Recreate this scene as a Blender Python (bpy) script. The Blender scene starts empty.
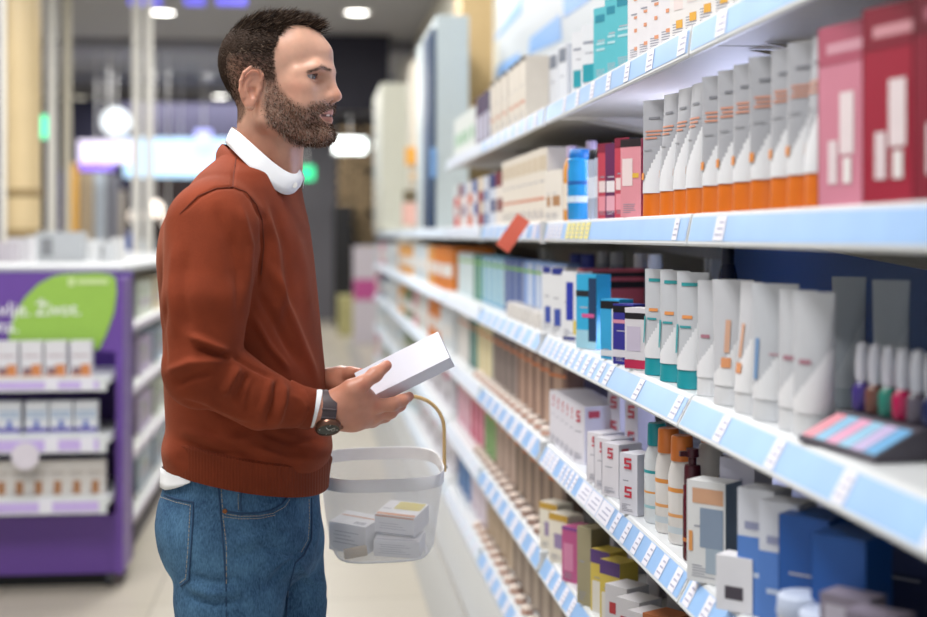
import bpy, math, random
import numpy as np
from mathutils import Vector, Matrix
from mathutils.bvhtree import BVHTree
random.seed(7); rng = np.random.default_rng(7)
SC = bpy.context.scene
COL = SC.collection
# ---------------------------------------------------------------- camera
FPX, CU, CV, CAMZ = 1400.0, 463.5, 235.0, 1.40
YAW = math.atan((463.5 - 312.0) / FPX)
cd = bpy.data.cameras.new('camera'); cam = bpy.data.objects.new('camera', cd); COL.objects.link(cam)
cam.location = (0, 0, CAMZ); cam.rotation_euler = (math.pi / 2, 0, -YAW)
cd.sensor_width = 36; cd.lens = FPX / 927 * 36; cd.shift_y = -(308.5 - CV) / 927
cd.clip_start = .05; cd.clip_end = 100
cd.dof.use_dof = True; cd.dof.focus_distance = 2.41; cd.dof.aperture_fstop = 2.2; cd.dof.aperture_blades = 0
SC.camera = cam
# ---------------------------------------------------------------- world, exposure, lights
w = bpy.data.worlds.new('world'); SC.world = w; w.use_nodes = True
bg = w.node_tree.nodes['Background']; bg.inputs[0].default_value = (.93, .96, 1, 1); bg.inputs[1].default_value = .62
SC.view_settings.view_transform = 'Standard'; SC.view_settings.look = 'None'
SC.view_settings.gamma = 1; SC.view_settings.use_curve_mapping = False; SC.view_settings.exposure = .0
def area(name, loc, sx, sy, power, col=(1, 1, 1), rot=(0, 0, 0)):
    l = bpy.data.lights.new(name, 'AREA'); l.shape = 'RECTANGLE'; l.size = sx; l.size_y = sy; l.energy = power; l.color = col
    l.energy = power * (.86 if loc[1] < 12 else 1); o = bpy.data.objects.new(name, l); o.location = loc; o.rotation_euler = rot; COL.objects.link(o); return o
CEIL = 3.6
area('panel_or_fill_light', (-.45, 1.7, CEIL - .06), .6, 1.5, 60, (1, .98, .96))
area('panel_or_fill_light', (-.9, 4.4, CEIL - .06), .6, 1.6, 52, (1, .98, .96))
area('panel_or_fill_light', (-.2, 7.5, CEIL - .06), .6, 2.4, 80, (1, .98, .96))
area('panel_or_fill_light', (-2.2, 2.2, CEIL - .06), .6, 1.5, 45, (1, .97, .94))
area('panel_or_fill_light', (-.2, 11.5, CEIL - .06), .6, 2.0, 45, (1, .98, .96))
area('panel_or_fill_light', (-1.6, 16.8, CEIL - .3), 3, 2.0, 70, (1, .97, .95))  # fill light added to brighten the far part, no panel modelled here
area('panel_or_fill_light', (-1.2, 20.4, CEIL - .3), 3, 1.5, 170, (1, .95, .9))  # fill light added for the dark far end, without a panel
area('panel_or_fill_light', (-3.0, 8.0, CEIL - .06), .6, 2.4, 95, (1, .98, .96))
area('panel_or_fill_light', (-3.0, 13.8, CEIL - .3), 2.4, 1.0, 90, (1, .97, .95))  # fill light added over the unlit banners beyond the window posts
# ---------------------------------------------------------------- projection helpers (measuring only)
def yu(u, X):
    "distance along the aisle at which the vertical plane x = X is seen in column u"
    return X / math.tan(YAW + math.atan((u - CU) / FPX))
def depth(X, Y): return X * math.sin(YAW) + Y * math.cos(YAW)
def zv(v, X, Y): return CAMZ + (CV - v) * depth(X, Y) / FPX
def xu(u, Y): return Y * math.tan(YAW + math.atan((u - CU) / FPX))
# frame of the man: x to his front (picture right), y away from the camera, z up, origin on the floor
UM, D0 = 250.0, 2.40
_phi = math.atan((UM - CU) / FPX); _rho = D0 / math.cos(_phi); _al = YAW + _phi
MO = Vector((_rho * math.sin(_al), _rho * math.cos(_al), 0))
MAN = Matrix.Translation(MO) @ Matrix.Rotation(-_al, 4, 'Z')
def m(u, v, y=0.0):
    "point of the man's frame at distance y behind his middle plane that is seen at (u, v)"
    b = math.atan((u - CU) / FPX) - _phi
    r = _rho + y; x = r * math.tan(b)
    dep = math.hypot(r, x) * math.cos(b + _phi)
    return np.array((x, y, CAMZ + (CV - v) * dep / FPX))
# ---------------------------------------------------------------- materials
MATS = {}
def mat(name, col, rough=.5, metal=0., emis=0., bump=0., bscale=400., var=.05, vscale=30., sss=0., spec=.5, trans=0., coat=0.):
    if name in MATS: return MATS[name]
    M = bpy.data.materials.new(name); M.use_nodes = True; nt = M.node_tree; b = nt.nodes['Principled BSDF']
    if len(col) == 3: col = tuple(col) + (1,)
    b.inputs['Base Color'].default_value = col; b.inputs['Roughness'].default_value = rough
    b.inputs['Metallic'].default_value = metal; b.inputs['Specular IOR Level'].default_value = spec
    if trans: b.inputs['Transmission Weight'].default_value = trans
    if coat: b.inputs['Coat Weight'].default_value = coat
    if sss:
        b.inputs['Subsurface Weight'].default_value = sss; b.inputs['Subsurface Radius'].default_value = (1, .35, .2); b.inputs['Subsurface Scale'].default_value = .006
    if emis:
        b.inputs['Emission Color'].default_value = col; b.inputs['Emission Strength'].default_value = emis
    tc = nt.nodes.new('ShaderNodeTexCoord')
    if var and not emis:
        n = nt.nodes.new('ShaderNodeTexNoise'); n.inputs['Scale'].default_value = vscale; nt.links.new(tc.outputs['Object'], n.inputs['Vector'])
        mx = nt.nodes.new('ShaderNodeMix'); mx.data_type = 'RGBA'; mx.name = 'vary'
        mx.inputs[6].default_value = tuple(max(0, c * (1 - var)) for c in col[:3]) + (1,)
        mx.inputs[7].default_value = tuple(min(1, c * (1 + var)) for c in col[:3]) + (1,)
        nt.links.new(n.outputs[0], mx.inputs[0]); nt.links.new(mx.outputs[2], b.inputs['Base Color'])
    if bump:
        n2 = nt.nodes.new('ShaderNodeTexNoise'); n2.inputs['Scale'].default_value = bscale; nt.links.new(tc.outputs['Object'], n2.inputs['Vector'])
        bp = nt.nodes.new('ShaderNodeBump'); bp.inputs['Strength'].default_value = bump; bp.inputs['Distance'].default_value = .001
        nt.links.new(n2.outputs[0], bp.inputs['Height']); nt.links.new(bp.outputs[0], b.inputs['Normal'])
    MATS[name] = M; return M
def hexc(h):
    c = [int(h[i:i + 2], 16) / 255 for i in (0, 2, 4)]
    return tuple((x / 12.92 if x <= .04045 else ((x + .055) / 1.055) ** 2.4) for x in c)
def P(h, rough=.45, **k): return mat('print_' + h, tuple(c * .84 for c in hexc(h)), rough, **k)
# ---------------------------------------------------------------- mesh builder
class MB:
    def __init__(s): s.v = []; s.f = []; s.mi = []; s.mats = []
    def slot(s, M):
        if M not in s.mats: s.mats.append(M)
        return s.mats.index(M)
    def add(s, vs, fs, M):
        o = len(s.v); s.v += [tuple(map(float, p)) for p in vs]; k = s.slot(M)
        for f in fs: s.f.append(tuple(o + i for i in f)); s.mi.append(k)
        return s
    def box(s, lo, hi, M):
        (a, b, c), (d, e, f) = lo, hi
        vs = [(a, b, c), (d, b, c), (d, e, c), (a, e, c), (a, b, f), (d, b, f), (d, e, f), (a, e, f)]
        return s.add(vs, [(0, 3, 2, 1), (4, 5, 6, 7), (0, 1, 5, 4), (1, 2, 6, 5), (2, 3, 7, 6), (3, 0, 4, 7)], M)
    def quad(s, a, b, c, d, M): return s.add([a, b, c, d], [(0, 1, 2, 3)], M)
    def lathe(s, prof, M, n=24, c=(0, 0), sx=1., sy=1., cap=True):
        "prof: list of (r, z)"
        vs = []; fs = []
        for r, z in prof:
            for i in range(n):
                t = 2 * math.pi * i / n; vs.append((c[0] + r * sx * math.cos(t), c[1] + r * sy * math.sin(t), z))
        for j in range(len(prof) - 1):
            for i in range(n):
                a = j * n + i; b = j * n + (i + 1) % n; fs.append((a, b, b + n, a + n))
        if cap:
            fs.append(tuple(range(n))[::-1]); L = (len(prof) - 1) * n; fs.append(tuple(L + i for i in range(n)))
        return s.add(vs, fs, M)
    def loft(s, rings, M, closed=True, cap=True):
        n = len(rings[0]); vs = [p for r in rings for p in r]; fs = []
        for j in range(len(rings) - 1):
            for i in range(n if closed else n - 1):
                a = j * n + i; b = j * n + (i + 1) % n; fs.append((a, b, b + n, a + n))
        if cap and closed:
            fs.append(tuple(range(n))[::-1]); L = (len(rings) - 1) * n; fs.append(tuple(L + i for i in range(n)))
        return s.add(vs, fs, M)
    def tube(s, pts, r, M, n=8, closed=False):
        pts = [Vector(p) for p in pts]; rings = []; N = len(pts); up = None
        for i, p in enumerate(pts):
            a = pts[(i - 1) % N] if (closed or i > 0) else p; b = pts[(i + 1) % N] if (closed or i < N - 1) else p
            t = (b - a).normalized()
            if up is None:
                up = Vector((0, 0, 1)) if abs(t.z) < .9 else Vector((1, 0, 0))
            x = t.cross(up)
            if x.length < 1e-5: x = t.cross(Vector((0, 1, 0)))
            x.normalize(); y = x.cross(t); up = y
            rr = r[i] if isinstance(r, (list, tuple)) else r
            rings.append([p + rr * (math.cos(2 * math.pi * k / n) * x + math.sin(2 * math.pi * k / n) * y) for k in range(n)])
        if closed: rings.append(rings[0])
        return s.loft(rings, M, cap=not closed)
    def prism(s, poly, z0, z1, M):
        n = len(poly); vs = [(x, y, z0) for x, y in poly] + [(x, y, z1) for x, y in poly]
        fs = [tuple(range(n))[::-1], tuple(n + i for i in range(n))] + [(i, (i + 1) % n, n + (i + 1) % n, n + i) for i in range(n)]
        return s.add(vs, fs, M)
    def build(s, name, parent=None, loc=None, rotz=0, smooth=False, bevel=0, kind=None):
        me = bpy.data.meshes.new(name); me.from_pydata(s.v, [], s.f)
        for M in s.mats: me.materials.append(M)
        me.polygons.foreach_set('material_index', s.mi)
        if smooth: me.shade_smooth() if hasattr(me, 'shade_smooth') else None
        me.update(); o = bpy.data.objects.new(name, me); COL.objects.link(o)
        if parent: o.parent = parent
        if loc: o.location = loc
        o.rotation_euler.z = rotz
        if smooth:
            try: me.set_sharp_from_angle(angle=math.radians(50))
            except Exception: pass
        if bevel:
            b = o.modifiers.new('bevel', 'BEVEL'); b.width = bevel; b.segments = 2; b.limit_method = 'ANGLE'
        if kind: o['kind'] = kind
        return o
def tag(o, label=None, cat=None, group=None, kind=None):
    if label: o['label'] = label
    if cat: o['category'] = cat
    if group: o['group'] = group
    if kind: o['kind'] = kind
    return o
def empty(name, loc=(0, 0, 0), rz=0):
    o = bpy.data.objects.new(name, None); o.location = loc; o.rotation_euler.z = rz; o.empty_display_size = .1; COL.objects.link(o); return o
def copy_tree(o, parent=None):
    c = o.copy(); COL.objects.link(c); c.parent = parent
    for ch in o.children: copy_tree(ch, c)
    return c
# ---------------------------------------------------------------- implicit surfaces
class Vol:
    def __init__(s, lo, hi, h):
        s.lo = np.array(lo, float); s.h = h; s.n = [int(math.ceil((b - a) / h)) + 1 for a, b in zip(lo, hi)]
        s.ax = [(s.lo[i] + h * np.arange(s.n[i])).astype(np.float32) for i in range(3)]
        s.F = np.full(s.n, .03, np.float32)
    def reg(s, lo, hi):
        sl = []
        for i in range(3):
            a = int(np.clip(math.floor((lo[i] - s.lo[i]) / s.h), 0, s.n[i] - 1)); b = int(np.clip(math.ceil((hi[i] - s.lo[i]) / s.h) + 1, a + 1, s.n[i])); sl.append(slice(a, b))
        X = s.ax[0][sl[0]][:, None, None]; Y = s.ax[1][sl[1]][None, :, None]; Z = s.ax[2][sl[2]][None, None, :]
        return tuple(sl), X, Y, Z
    def op(s, prim, k=.01, mode='add', pad=None):
        f, lo, hi = prim; mg = k + (.006 if pad is None else pad)
        sl, X, Y, Z = s.reg([q - mg for q in lo], [q + mg for q in hi])
        d = f(X, Y, Z); A = s.F[sl]
        if mode == 'add':
            h = np.maximum(k - np.abs(A - d), 0) / k; s.F[sl] = np.minimum(A, d) - h * h * k * .25
        else:
            d = -d; h = np.maximum(k - np.abs(A - d), 0) / k; s.F[sl] = np.maximum(A, d) + h * h * k * .25
        return s
    def mesh(s):
        F = s.F; I = F < 0
        c = [I[a:F.shape[0] - 1 + a, b:F.shape[1] - 1 + b, d:F.shape[2] - 1 + d] for a in (0, 1) for b in (0, 1) for d in (0, 1)]
        cnt = sum(x.astype(np.int8) for x in c); act = (cnt > 0) & (cnt < 8)
        idx = np.argwhere(act); N = len(idx); ID = np.full(act.shape, -1, np.int64); ID[tuple(idx.T)] = np.arange(N)
        S = np.zeros((N, 3)); C = np.zeros(N)
        for ax in range(3):
            o = [q for q in range(3) if q != ax]
            for p in (0, 1):
                for q in (0, 1):
                    a = idx.copy(); a[:, o[0]] += p; a[:, o[1]] += q; b = a.copy(); b[:, ax] += 1
                    fa = F[tuple(a.T)]; fb = F[tuple(b.T)]; mk = (fa < 0) != (fb < 0)
                    t = np.where(mk, fa / np.where(mk, fa - fb, 1), 0); pt = a.astype(float); pt[:, ax] += t
                    S[mk] += pt[mk]; C[mk] += 1
        V = s.lo + s.h * S / C[:, None]; Q = []
        for ax in range(3):
            o = [(ax + 1) % 3, (ax + 2) % 3]
            sl0 = [slice(None)] * 3; sl1 = [slice(None)] * 3; sl0[ax] = slice(0, -1); sl1[ax] = slice(1, None)
            A = I[tuple(sl0)]; B = I[tuple(sl1)]; e = np.argwhere(A != B)
            ok = (e[:, o[0]] > 0) & (e[:, o[1]] > 0) & (e[:, o[0]] < act.shape[o[0]]) & (e[:, o[1]] < act.shape[o[1]]); e = e[ok]
            ins = A[tuple(e.T)]
            def cid(p, q):
                z = e.copy(); z[:, o[0]] -= p; z[:, o[1]] -= q; return ID[tuple(z.T)]
            q4 = np.stack([cid(1, 1), cid(0, 1), cid(0, 0), cid(1, 0)], 1)
            q4[~ins] = q4[~ins][:, ::-1]; Q.append(q4)
        return V, np.concatenate(Q)
def relax(V, Q, it=2, lam=.5):
    n = len(V)
    E = np.concatenate([Q[:, [0, 1]], Q[:, [1, 2]], Q[:, [2, 3]], Q[:, [3, 0]]])
    for _ in range(it):
        S = np.zeros_like(V); c = np.bincount(E[:, 0], minlength=n).astype(float)
        for k in range(3): S[:, k] = np.bincount(E[:, 0], V[E[:, 1], k], minlength=n)
        ok = c > 0; V = V.copy(); V[ok] += lam * (S[ok] / c[ok, None] - V[ok])
    return V
def ell(c, r, R=None):
    c = np.array(c, np.float32); r = np.array(r, np.float32)
    def f(X, Y, Z):
        x, y, z = X - c[0], Y - c[1], Z - c[2]
        if R is not None:
            x, y, z = (R[0][0] * x + R[1][0] * y + R[2][0] * z, R[0][1] * x + R[1][1] * y + R[2][1] * z, R[0][2] * x + R[1][2] * y + R[2][2] * z)
        k0 = np.sqrt((x / r[0]) ** 2 + (y / r[1]) ** 2 + (z / r[2]) ** 2); k1 = np.sqrt((x / r[0] ** 2) ** 2 + (y / r[1] ** 2) ** 2 + (z / r[2] ** 2) ** 2)
        return k0 * (k0 - 1) / np.maximum(k1, 1e-6)
    e = r if R is None else np.full(3, max(r))
    return f, c - e, c + e
def cap(a, b, ra, rb=None):
    rb = ra if rb is None else rb; a = np.array(a, np.float32); b = np.array(b, np.float32); d = b - a; L = float(d @ d) + 1e-9
    def f(X, Y, Z):
        x, y, z = X - a[0], Y - a[1], Z - a[2]
        t = np.clip((x * d[0] + y * d[1] + z * d[2]) / L, 0, 1)
        return np.sqrt((x - t * d[0]) ** 2 + (y - t * d[1]) ** 2 + (z - t * d[2]) ** 2) - (ra + t * (rb - ra))
    R_ = max(ra, rb); return f, np.minimum(a, b) - R_, np.maximum(a, b) + R_
def chain(vol, pts, rs, k):
    for i in range(len(pts) - 1): vol.op(cap(pts[i], pts[i + 1], rs[i], rs[i + 1]), k)
def npmesh(name, V, Q, M, parent=None, mats=None):
    me = bpy.data.meshes.new(name); nf = len(Q)
    me.vertices.add(len(V)); me.vertices.foreach_set('co', np.asarray(V, np.float32).ravel())
    me.loops.add(nf * 4); me.loops.foreach_set('vertex_index', np.asarray(Q, np.int32).ravel())
    me.polygons.add(nf); me.polygons.foreach_set('loop_start', np.arange(nf, dtype=np.int32) * 4)
    me.update(calc_edges=True); me.validate()
    me.polygons.foreach_set('use_smooth', np.ones(len(me.polygons), bool))
    me.materials.append(M); o = bpy.data.objects.new(name, me); COL.objects.link(o)
    if parent: o.parent = parent
    return o
# ================================================================= the room
def tiles():
    M = mat('beige_floor_tiles', hexc('b9b2a4'), rough=.35, var=0); nt = M.node_tree; b = nt.nodes['Principled BSDF']; tc = nt.nodes.new('ShaderNodeTexCoord')
    br = nt.nodes.new('ShaderNodeTexBrick'); br.offset = 0; br.inputs['Scale'].default_value = 1; br.inputs['Brick Width'].default_value = .6; br.inputs['Row Height'].default_value = .6; br.inputs['Mortar Size'].default_value = .004
    br.inputs['Color1'].default_value = hexc('bdb7aa') + (1,); br.inputs['Color2'].default_value = hexc('b2ab9c') + (1,); br.inputs['Mortar'].default_value = hexc('8f897c') + (1,)
    nt.links.new(tc.outputs['Object'], br.inputs['Vector']); nt.links.new(br.outputs['Color'], b.inputs['Base Color']); return M
MB().box((-9, -1.5, -.05), (3, 30, 0), tiles()).build('floor', kind='structure')
CE = mat('grey_ceiling', hexc('a0a0a6'), rough=.8)
MB().box((-9, -1.5, CEIL), (3, 30, CEIL + .08), CE).build('ceiling', kind='structure')
CREAM = mat('cream_wall', hexc('d9d6c8'), rough=.7)
MB().box((1.16, -1.5, 0), (1.26, 19, CEIL), CREAM).build('wall_right', kind='structure')
MB().box((1.16, 19, 0), (3, 19.1, CEIL), CREAM).build('wall_right_return', kind='structure')
GB = mat('dark_grey_wall', hexc('55555c'), rough=.7)
MB().box((-9, 25, 0), (3, 25.1, CEIL), GB).build('wall_back', kind='structure')
MB().box((-9.1, -1.5, 0), (-9, 30, CEIL), CREAM).build('wall_left', kind='structure')
# ceiling beams seen above the man
BM = mat('dark_ceiling_beam', hexc('84848f'), rough=.7)
MB().box((xu(316, 15.4), 15.4, zv(111, .2, 15.4)), (xu(389, 15.4), 15.9, CEIL), mat('navy_bulkhead', hexc('14122c'), rough=.5)).build('wall_bulkhead', kind='structure')
for Y_ in (15.95, 19.5): MB().box((-9, Y_, CEIL - .10), (1.16, Y_ + .5, CEIL), BM).build('ceiling_beam', kind='structure')
TR = mat('grey_floor_strip', hexc('9d9c98'), rough=.4)
MB().box((.43, 1.0, 0), (.56, 18.5, .006), TR).build('floor_strip_1', kind='structure')  # flat grey strip on the floor along the shelves
# ceiling panels that light the shop
LP = mat('lit_panel', (1, .98, .95), emis=6); FRM = mat('white_lamp_frame', (.8, .8, .8))
for (x_, y_, sx_, sy_, wh) in ((-.45, 1.7, .6, 1.5, 'nearest above the man'), (-.9, 4.4, .6, 1.6, 'above the purple stand'), (-.2, 7.5, .6, 2.4, 'over the middle of the aisle'), (-2.2, 2.2, .6, 1.5, 'left of the nearest one'), (-.2, 11.5, .6, 2.0, 'over the far aisle'), (-3.0, 8.0, .6, 2.4, 'far left of the aisle')):
    f = MB().box((-sx_ / 2 - .03, -sy_ / 2 - .03, -.03), (sx_ / 2 + .03, sy_ / 2 + .03, 0), FRM).build('panel_lamp', loc=(x_, y_, CEIL)); tag(f, 'rectangular white ceiling panel lamp, ' + wh, 'lamp', 'ceiling panels')
    MB().quad((-sx_ / 2, -sy_ / 2, -.032), (-sx_ / 2, sy_ / 2, -.032), (sx_ / 2, sy_ / 2, -.032), (sx_ / 2, -sy_ / 2, -.032), LP).build('diffuser', f)
DL = mat('downlight_glow', (1, .97, .9), emis=9)
def rod(o, dx, z0, z1, dy=.05):
    'thin rod up to the ceiling (own frame of o)'
    q = MB(); q.box((dx - .006, dy - .006, z0), (dx + .006, dy + .006, z1), FRM); return q.build('hanging_rod', o)
k = 0
for (u_, v_), lab in zip(((163, 13), (191, 52), (208, 77), (220, 97), (357, 13), (80, 98), (352, 117), (372, 117), (238, 113)), ('nearest of the row above the man\'s back', 'second in the row above the man\'s back', 'third in the row above the man\'s back', 'fourth in the row, just behind the man\'s head', 'to the right of the man\'s head', 'left one between the window posts', 'dim one above the brown shelves', 'rightmost dim one above the brown shelves', 'farthest of the row behind the man\'s head')):
    dep = (CEIL - CAMZ - .02) * FPX / (CV - v_); b_ = math.atan((u_ - CU) / FPX)
    x_ = dep * (math.tan(b_) * math.cos(YAW) + math.sin(YAW)); y_ = dep * (math.cos(YAW) - math.tan(b_) * math.sin(YAW))
    if y_ > 24.5: x_ *= 24.4 / y_; y_ = 24.4
    f = MB().lathe([(.15, 0), (.15, -.015), (.11, -.02)], FRM, 24, cap=False).build('downlight', loc=(x_, y_, CEIL), smooth=True); tag(f, 'round recessed ceiling downlight, ' + lab, 'lamp', 'ceiling downlights')
    MB().lathe([(.0001, -.018), (.11, -.018)], DL if k not in (5, 6, 7) else mat('dim_glow', (.8, .75, .6), emis=1.6), 24, cap=False).build('lens', f); k += 1
# ---- far end of the aisle
DK = mat('navy_black_panel', hexc('14122c'), rough=.5)
def at(u, Y): return xu(u, Y)
def zz(v, X, Y): return zv(v, X, Y)
YF = 22.0
def blockuv(name, u0, u1, v0, v1, Y, D, M, label, cat, **k):
    x0, x1 = xu(u0, Y), xu(u1, Y); z0, z1 = zv(v1, (x0 + x1) / 2, Y), zv(v0, (x0 + x1) / 2, Y); z0 = max(z0, k.pop('zmin', 0.0)); z1 = min(z1, CEIL - .01)
    o = MB().box((x0, Y, z0), (x1, Y + D, z1), M).build(name, **k)
    if label: tag(o, label, cat)
    return o
blockuv('wall_portal', 322, 400, 34, 108, 21.4, .4, DK, None, None, kind='structure')
blockuv('wall_far_grey', 298, 336, 108, 330, 23.2, .5, mat('far_grey_wall', hexc('6c6b72'), rough=.7), None, None, kind='structure')
f = blockuv('dark_cabinet', 334, 352, 205, 330, 21.5, .5, mat('black_cabinet', hexc('0a0a10'), rough=.6), 'tall black cabinet at the far end of the aisle', 'cabinet')
# slatted shelf wall, brown with gold goods
sl = empty('slatted_shelf', (xu(337, 22.0), 22.0, 0)); tag(sl, 'brown shelf wall full of small gold goods at the far end', 'shelf')
BRN = mat('brown_shelf', hexc('3f2f26'), rough=.6); GLD = mat('gold_goods', hexc('d8bc90'), rough=.5, var=.3, vscale=12)
wd_ = xu(392, 22.4) - xu(337, 22.4)
MB().box((0, .3, 0), (wd_, .4, 3.2), BRN).build('back_panel', sl)
for i in range(17):
    z0 = .35 + i * .165; b_ = MB().box((0, 0, z0), (wd_, .3, z0 + .03), BRN).build('shelf_board', sl)
    g = MB()
    for j in range(11):
        if rng.random() < .9: g.box((.03 + j * wd_ / 11, .05, z0 + .03), (.03 + j * wd_ / 11 + wd_ / 11 * .7, .2, z0 + .03 + .055 + .02 * rng.random()), GLD)
    tag(g.build('goods_row', b_), None, None, kind='stuff')
pd = empty('promo_column', (xu(366, 18), 18, 0)); tag(pd, 'pale lilac display column with magenta band at the end of the aisle', 'display'); w2 = (xu(378, 18) - xu(354, 18)) / 2
MB().box((-w2, 0, 0), (w2, .4, zv(246, .6, 18)), P('e2dcea')).build('column_body', pd); MB().box((-w2 - .003, -.003, zv(300, .6, 18)), (w2 + .003, .1, zv(279, .6, 18)), P('d05aa4')).build('magenta_band', pd)
cb_ = blockuv('produce_bin', 338, 378, 296, 345, 19.5, .5, mat('olive_bin', hexc('b4b07c'), rough=.6, var=.4, vscale=8), 'low bin of yellow-green goods at the end of the aisle', 'bin')
lb_ = empty('long_lamp', (xu(350, 20.5), 20.5, zv(145, 0, 20.5))); tag(lb_, 'bright long white lamp behind the man\'s mouth', 'lamp')
GW = mat('white_glow', (.93, 1, .98), emis=4.5); wl = (xu(365, 20.5) - xu(335, 20.5)) / 2
MB().box((-wl, 0, -.10), (wl, .1, .10), GW).build('tube', lb_); MB().box((-wl - .02, .1, -.12), (wl + .02, .16, .12), FRM).build('housing', lb_)
gl = MB().lathe([(.0001, -.1), (.08, -.07), (.11, 0), (.08, .07), (.0001, .1)], GW, 20).build('globe_lamp', loc=(xu(380, 20.5), 20.5, zv(145, 0, 20.5)), smooth=True); tag(gl, 'small round white lamp right of the long lamp', 'lamp'); rod(gl, 0, .08, CEIL - gl.location.z, 0); rod(lb_, 0, .11, CEIL - lb_.location.z, .13)
gs = MB().box((-.13, 0, -.11), (.13, .05, .11), mat('green_glow', (.02, .62, .25), emis=1.1)).build('exit_light', loc=(xu(306, 22), 22, zv(173, -.2, 22))); tag(gs, 'green light beside the man\'s collar', 'light'); rod(gs, 0, .11, CEIL - gs.location.z)
gs = MB().box((-.07, 0, -.12), (.07, .05, .12), mat('green_glow2', (.0, .75, .35), emis=1.3)).build('exit_light', loc=(xu(46.5, 15.2), 15.2, zv(127, -2.5, 15.2))); tag(gs, 'green light beside the round column at the left', 'light'); rod(gs, 0, .11, CEIL - gs.location.z)
# ---- shop front at the left with posts, round column and what is lit behind it
PO = mat('pale_metal_post', hexc('e6e4de'), rough=.4); PO2 = mat('beige_metal_post', hexc('c4beac'), rough=.5)
for u0, u1, Y_, M_, lab in ((46.5, 56, 12.0, PO, 'whitest window post right of the round column'), (62.5, 70.5, 12.0, PO2, 'beige window post second from the round column'), (132, 140, 12.0, PO, 'left one of the double window post behind the man\'s back'), (144.5, 152, 12.0, PO, 'right one of the double window post behind the man\'s back'), (0, 4.5, 9, PO, 'pale post at the left edge of the picture')):
    x0, x1 = xu(u0, Y_), xu(u1, Y_); mb = MB(); mb.box((x0, Y_, 0), (x1, Y_ + .05, CEIL), M_); o = mb.build('window_post', bevel=.01); tag(o, lab, 'post', 'shop front posts')
CO = mat('gold_beige_column', hexc('c9b48c'), rough=.35, var=.12, vscale=3)
x0, x1 = xu(5.5, 10), xu(41, 10); cr_ = (x1 - x0) / 2
co = MB().lathe([(cr_, 0), (cr_, CEIL)], CO, 40, cap=False).build('round_column', loc=((x0 + x1) / 2, 10, 0), smooth=True); tag(co, 'thick round gold-beige column at the left', 'column')
for v_ in (193, 233):
    z_ = zv(v_, x0, 10); MB().lathe([(cr_, z_ - .03), (cr_ + .012, z_ - .02), (cr_ + .012, z_ + .02), (cr_, z_ + .03)], mat('dull_gold_ring', hexc('8f7a55'), rough=.4), 40, cap=False).build('ring', co, smooth=True)
LIL = mat('lilac_lit_sign', (.86, .80, 1), emis=.6); BLU = mat('blue_lit_sign', (.50, .76, 1), emis=.95); PUR = mat('purple_lit_strip', (.30, .16, .95), emis=.9)
def sign(u0, u1, v0, v1, Y, M, label, name='lit_sign'):
    o = blockuv(name, u0, u1, v0, v1, Y, .15, M, label, 'sign', zmin=.0); x_ = (xu(u0, Y) + xu(u1, Y)) / 2; z_ = zv(v0, x_, Y)
    if z_ < CEIL - .05: rod(o, x_, z_ - .01, CEIL, Y + .08)
    return o
sign(78, 136, 140, 163, 17.5, LIL, 'long lilac lit sign behind the window posts'); sign(80, 112, 163, 170, 17.4, PUR, 'purple strip below the lilac sign')
sign(124, 236, 138, 177, 18.5, BLU, 'wide light blue lit sign behind the man\'s shoulder')
sign(195, 211, 130, 146, 18.3, mat('violet_glow', (.42, .45, 1), emis=1.1), 'violet light above the blue sign')
o = MB().lathe([(.0001, -.03), (.17, -.03), (.17, .03), (.0001, .03)], mat('round_glow', (.82, .90, .96), emis=.6), 32).build('round_sign', loc=(xu(116, 17), 17, zv(122, -2.4, 17)), smooth=True); o.rotation_euler.x = math.pi / 2; tag(o, 'round white lit sign hanging beyond the window posts', 'sign'); r_ = MB().box((-.006, -(CEIL - o.location.z), -.006), (.006, -.16, .006), FRM).build('hanging_rod', o); r_.rotation_euler.x = math.pi
for u_, v_, r_, lab in ((155, 209, .10, 'larger round warm lamp beside the man\'s back'), (135, 216, .080, 'round warm lamp left of the larger one'), (109, 225, .07, 'small warm lamp above the low shelves'), (168, 222, .07, 'dim lamp touching the man\'s sleeve')):
    o = MB().lathe([(r_ * math.sin(t), r_ * math.cos(t)) for t in np.linspace(.01, 3.13, 10)], mat('warm_glow' + ('_dim' if v_ > 214 else ''), (1, .90, .80), emis=1.5 if v_ <= 214 else .5), 20).build('globe_lamp', loc=(xu(u_, 16.3), 16.3, zv(v_, -2.2, 16.3)), smooth=True); tag(o, lab, 'lamp', 'warm lamps beyond the shop front'); rod(o, 0, r_ * .9, CEIL - o.location.z, 0)
for i, (u0, u1) in enumerate(((128, 160), (184, 204), (216, 246))):
    sign(u0, u1, -3, 3, 12.6, mat('indigo_letter_glow', (.18, .16, .95), emis=.8), ('left', 'middle', 'right')[i] + ' one of the indigo lit pieces at the top of the picture', 'neon_piece')
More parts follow.
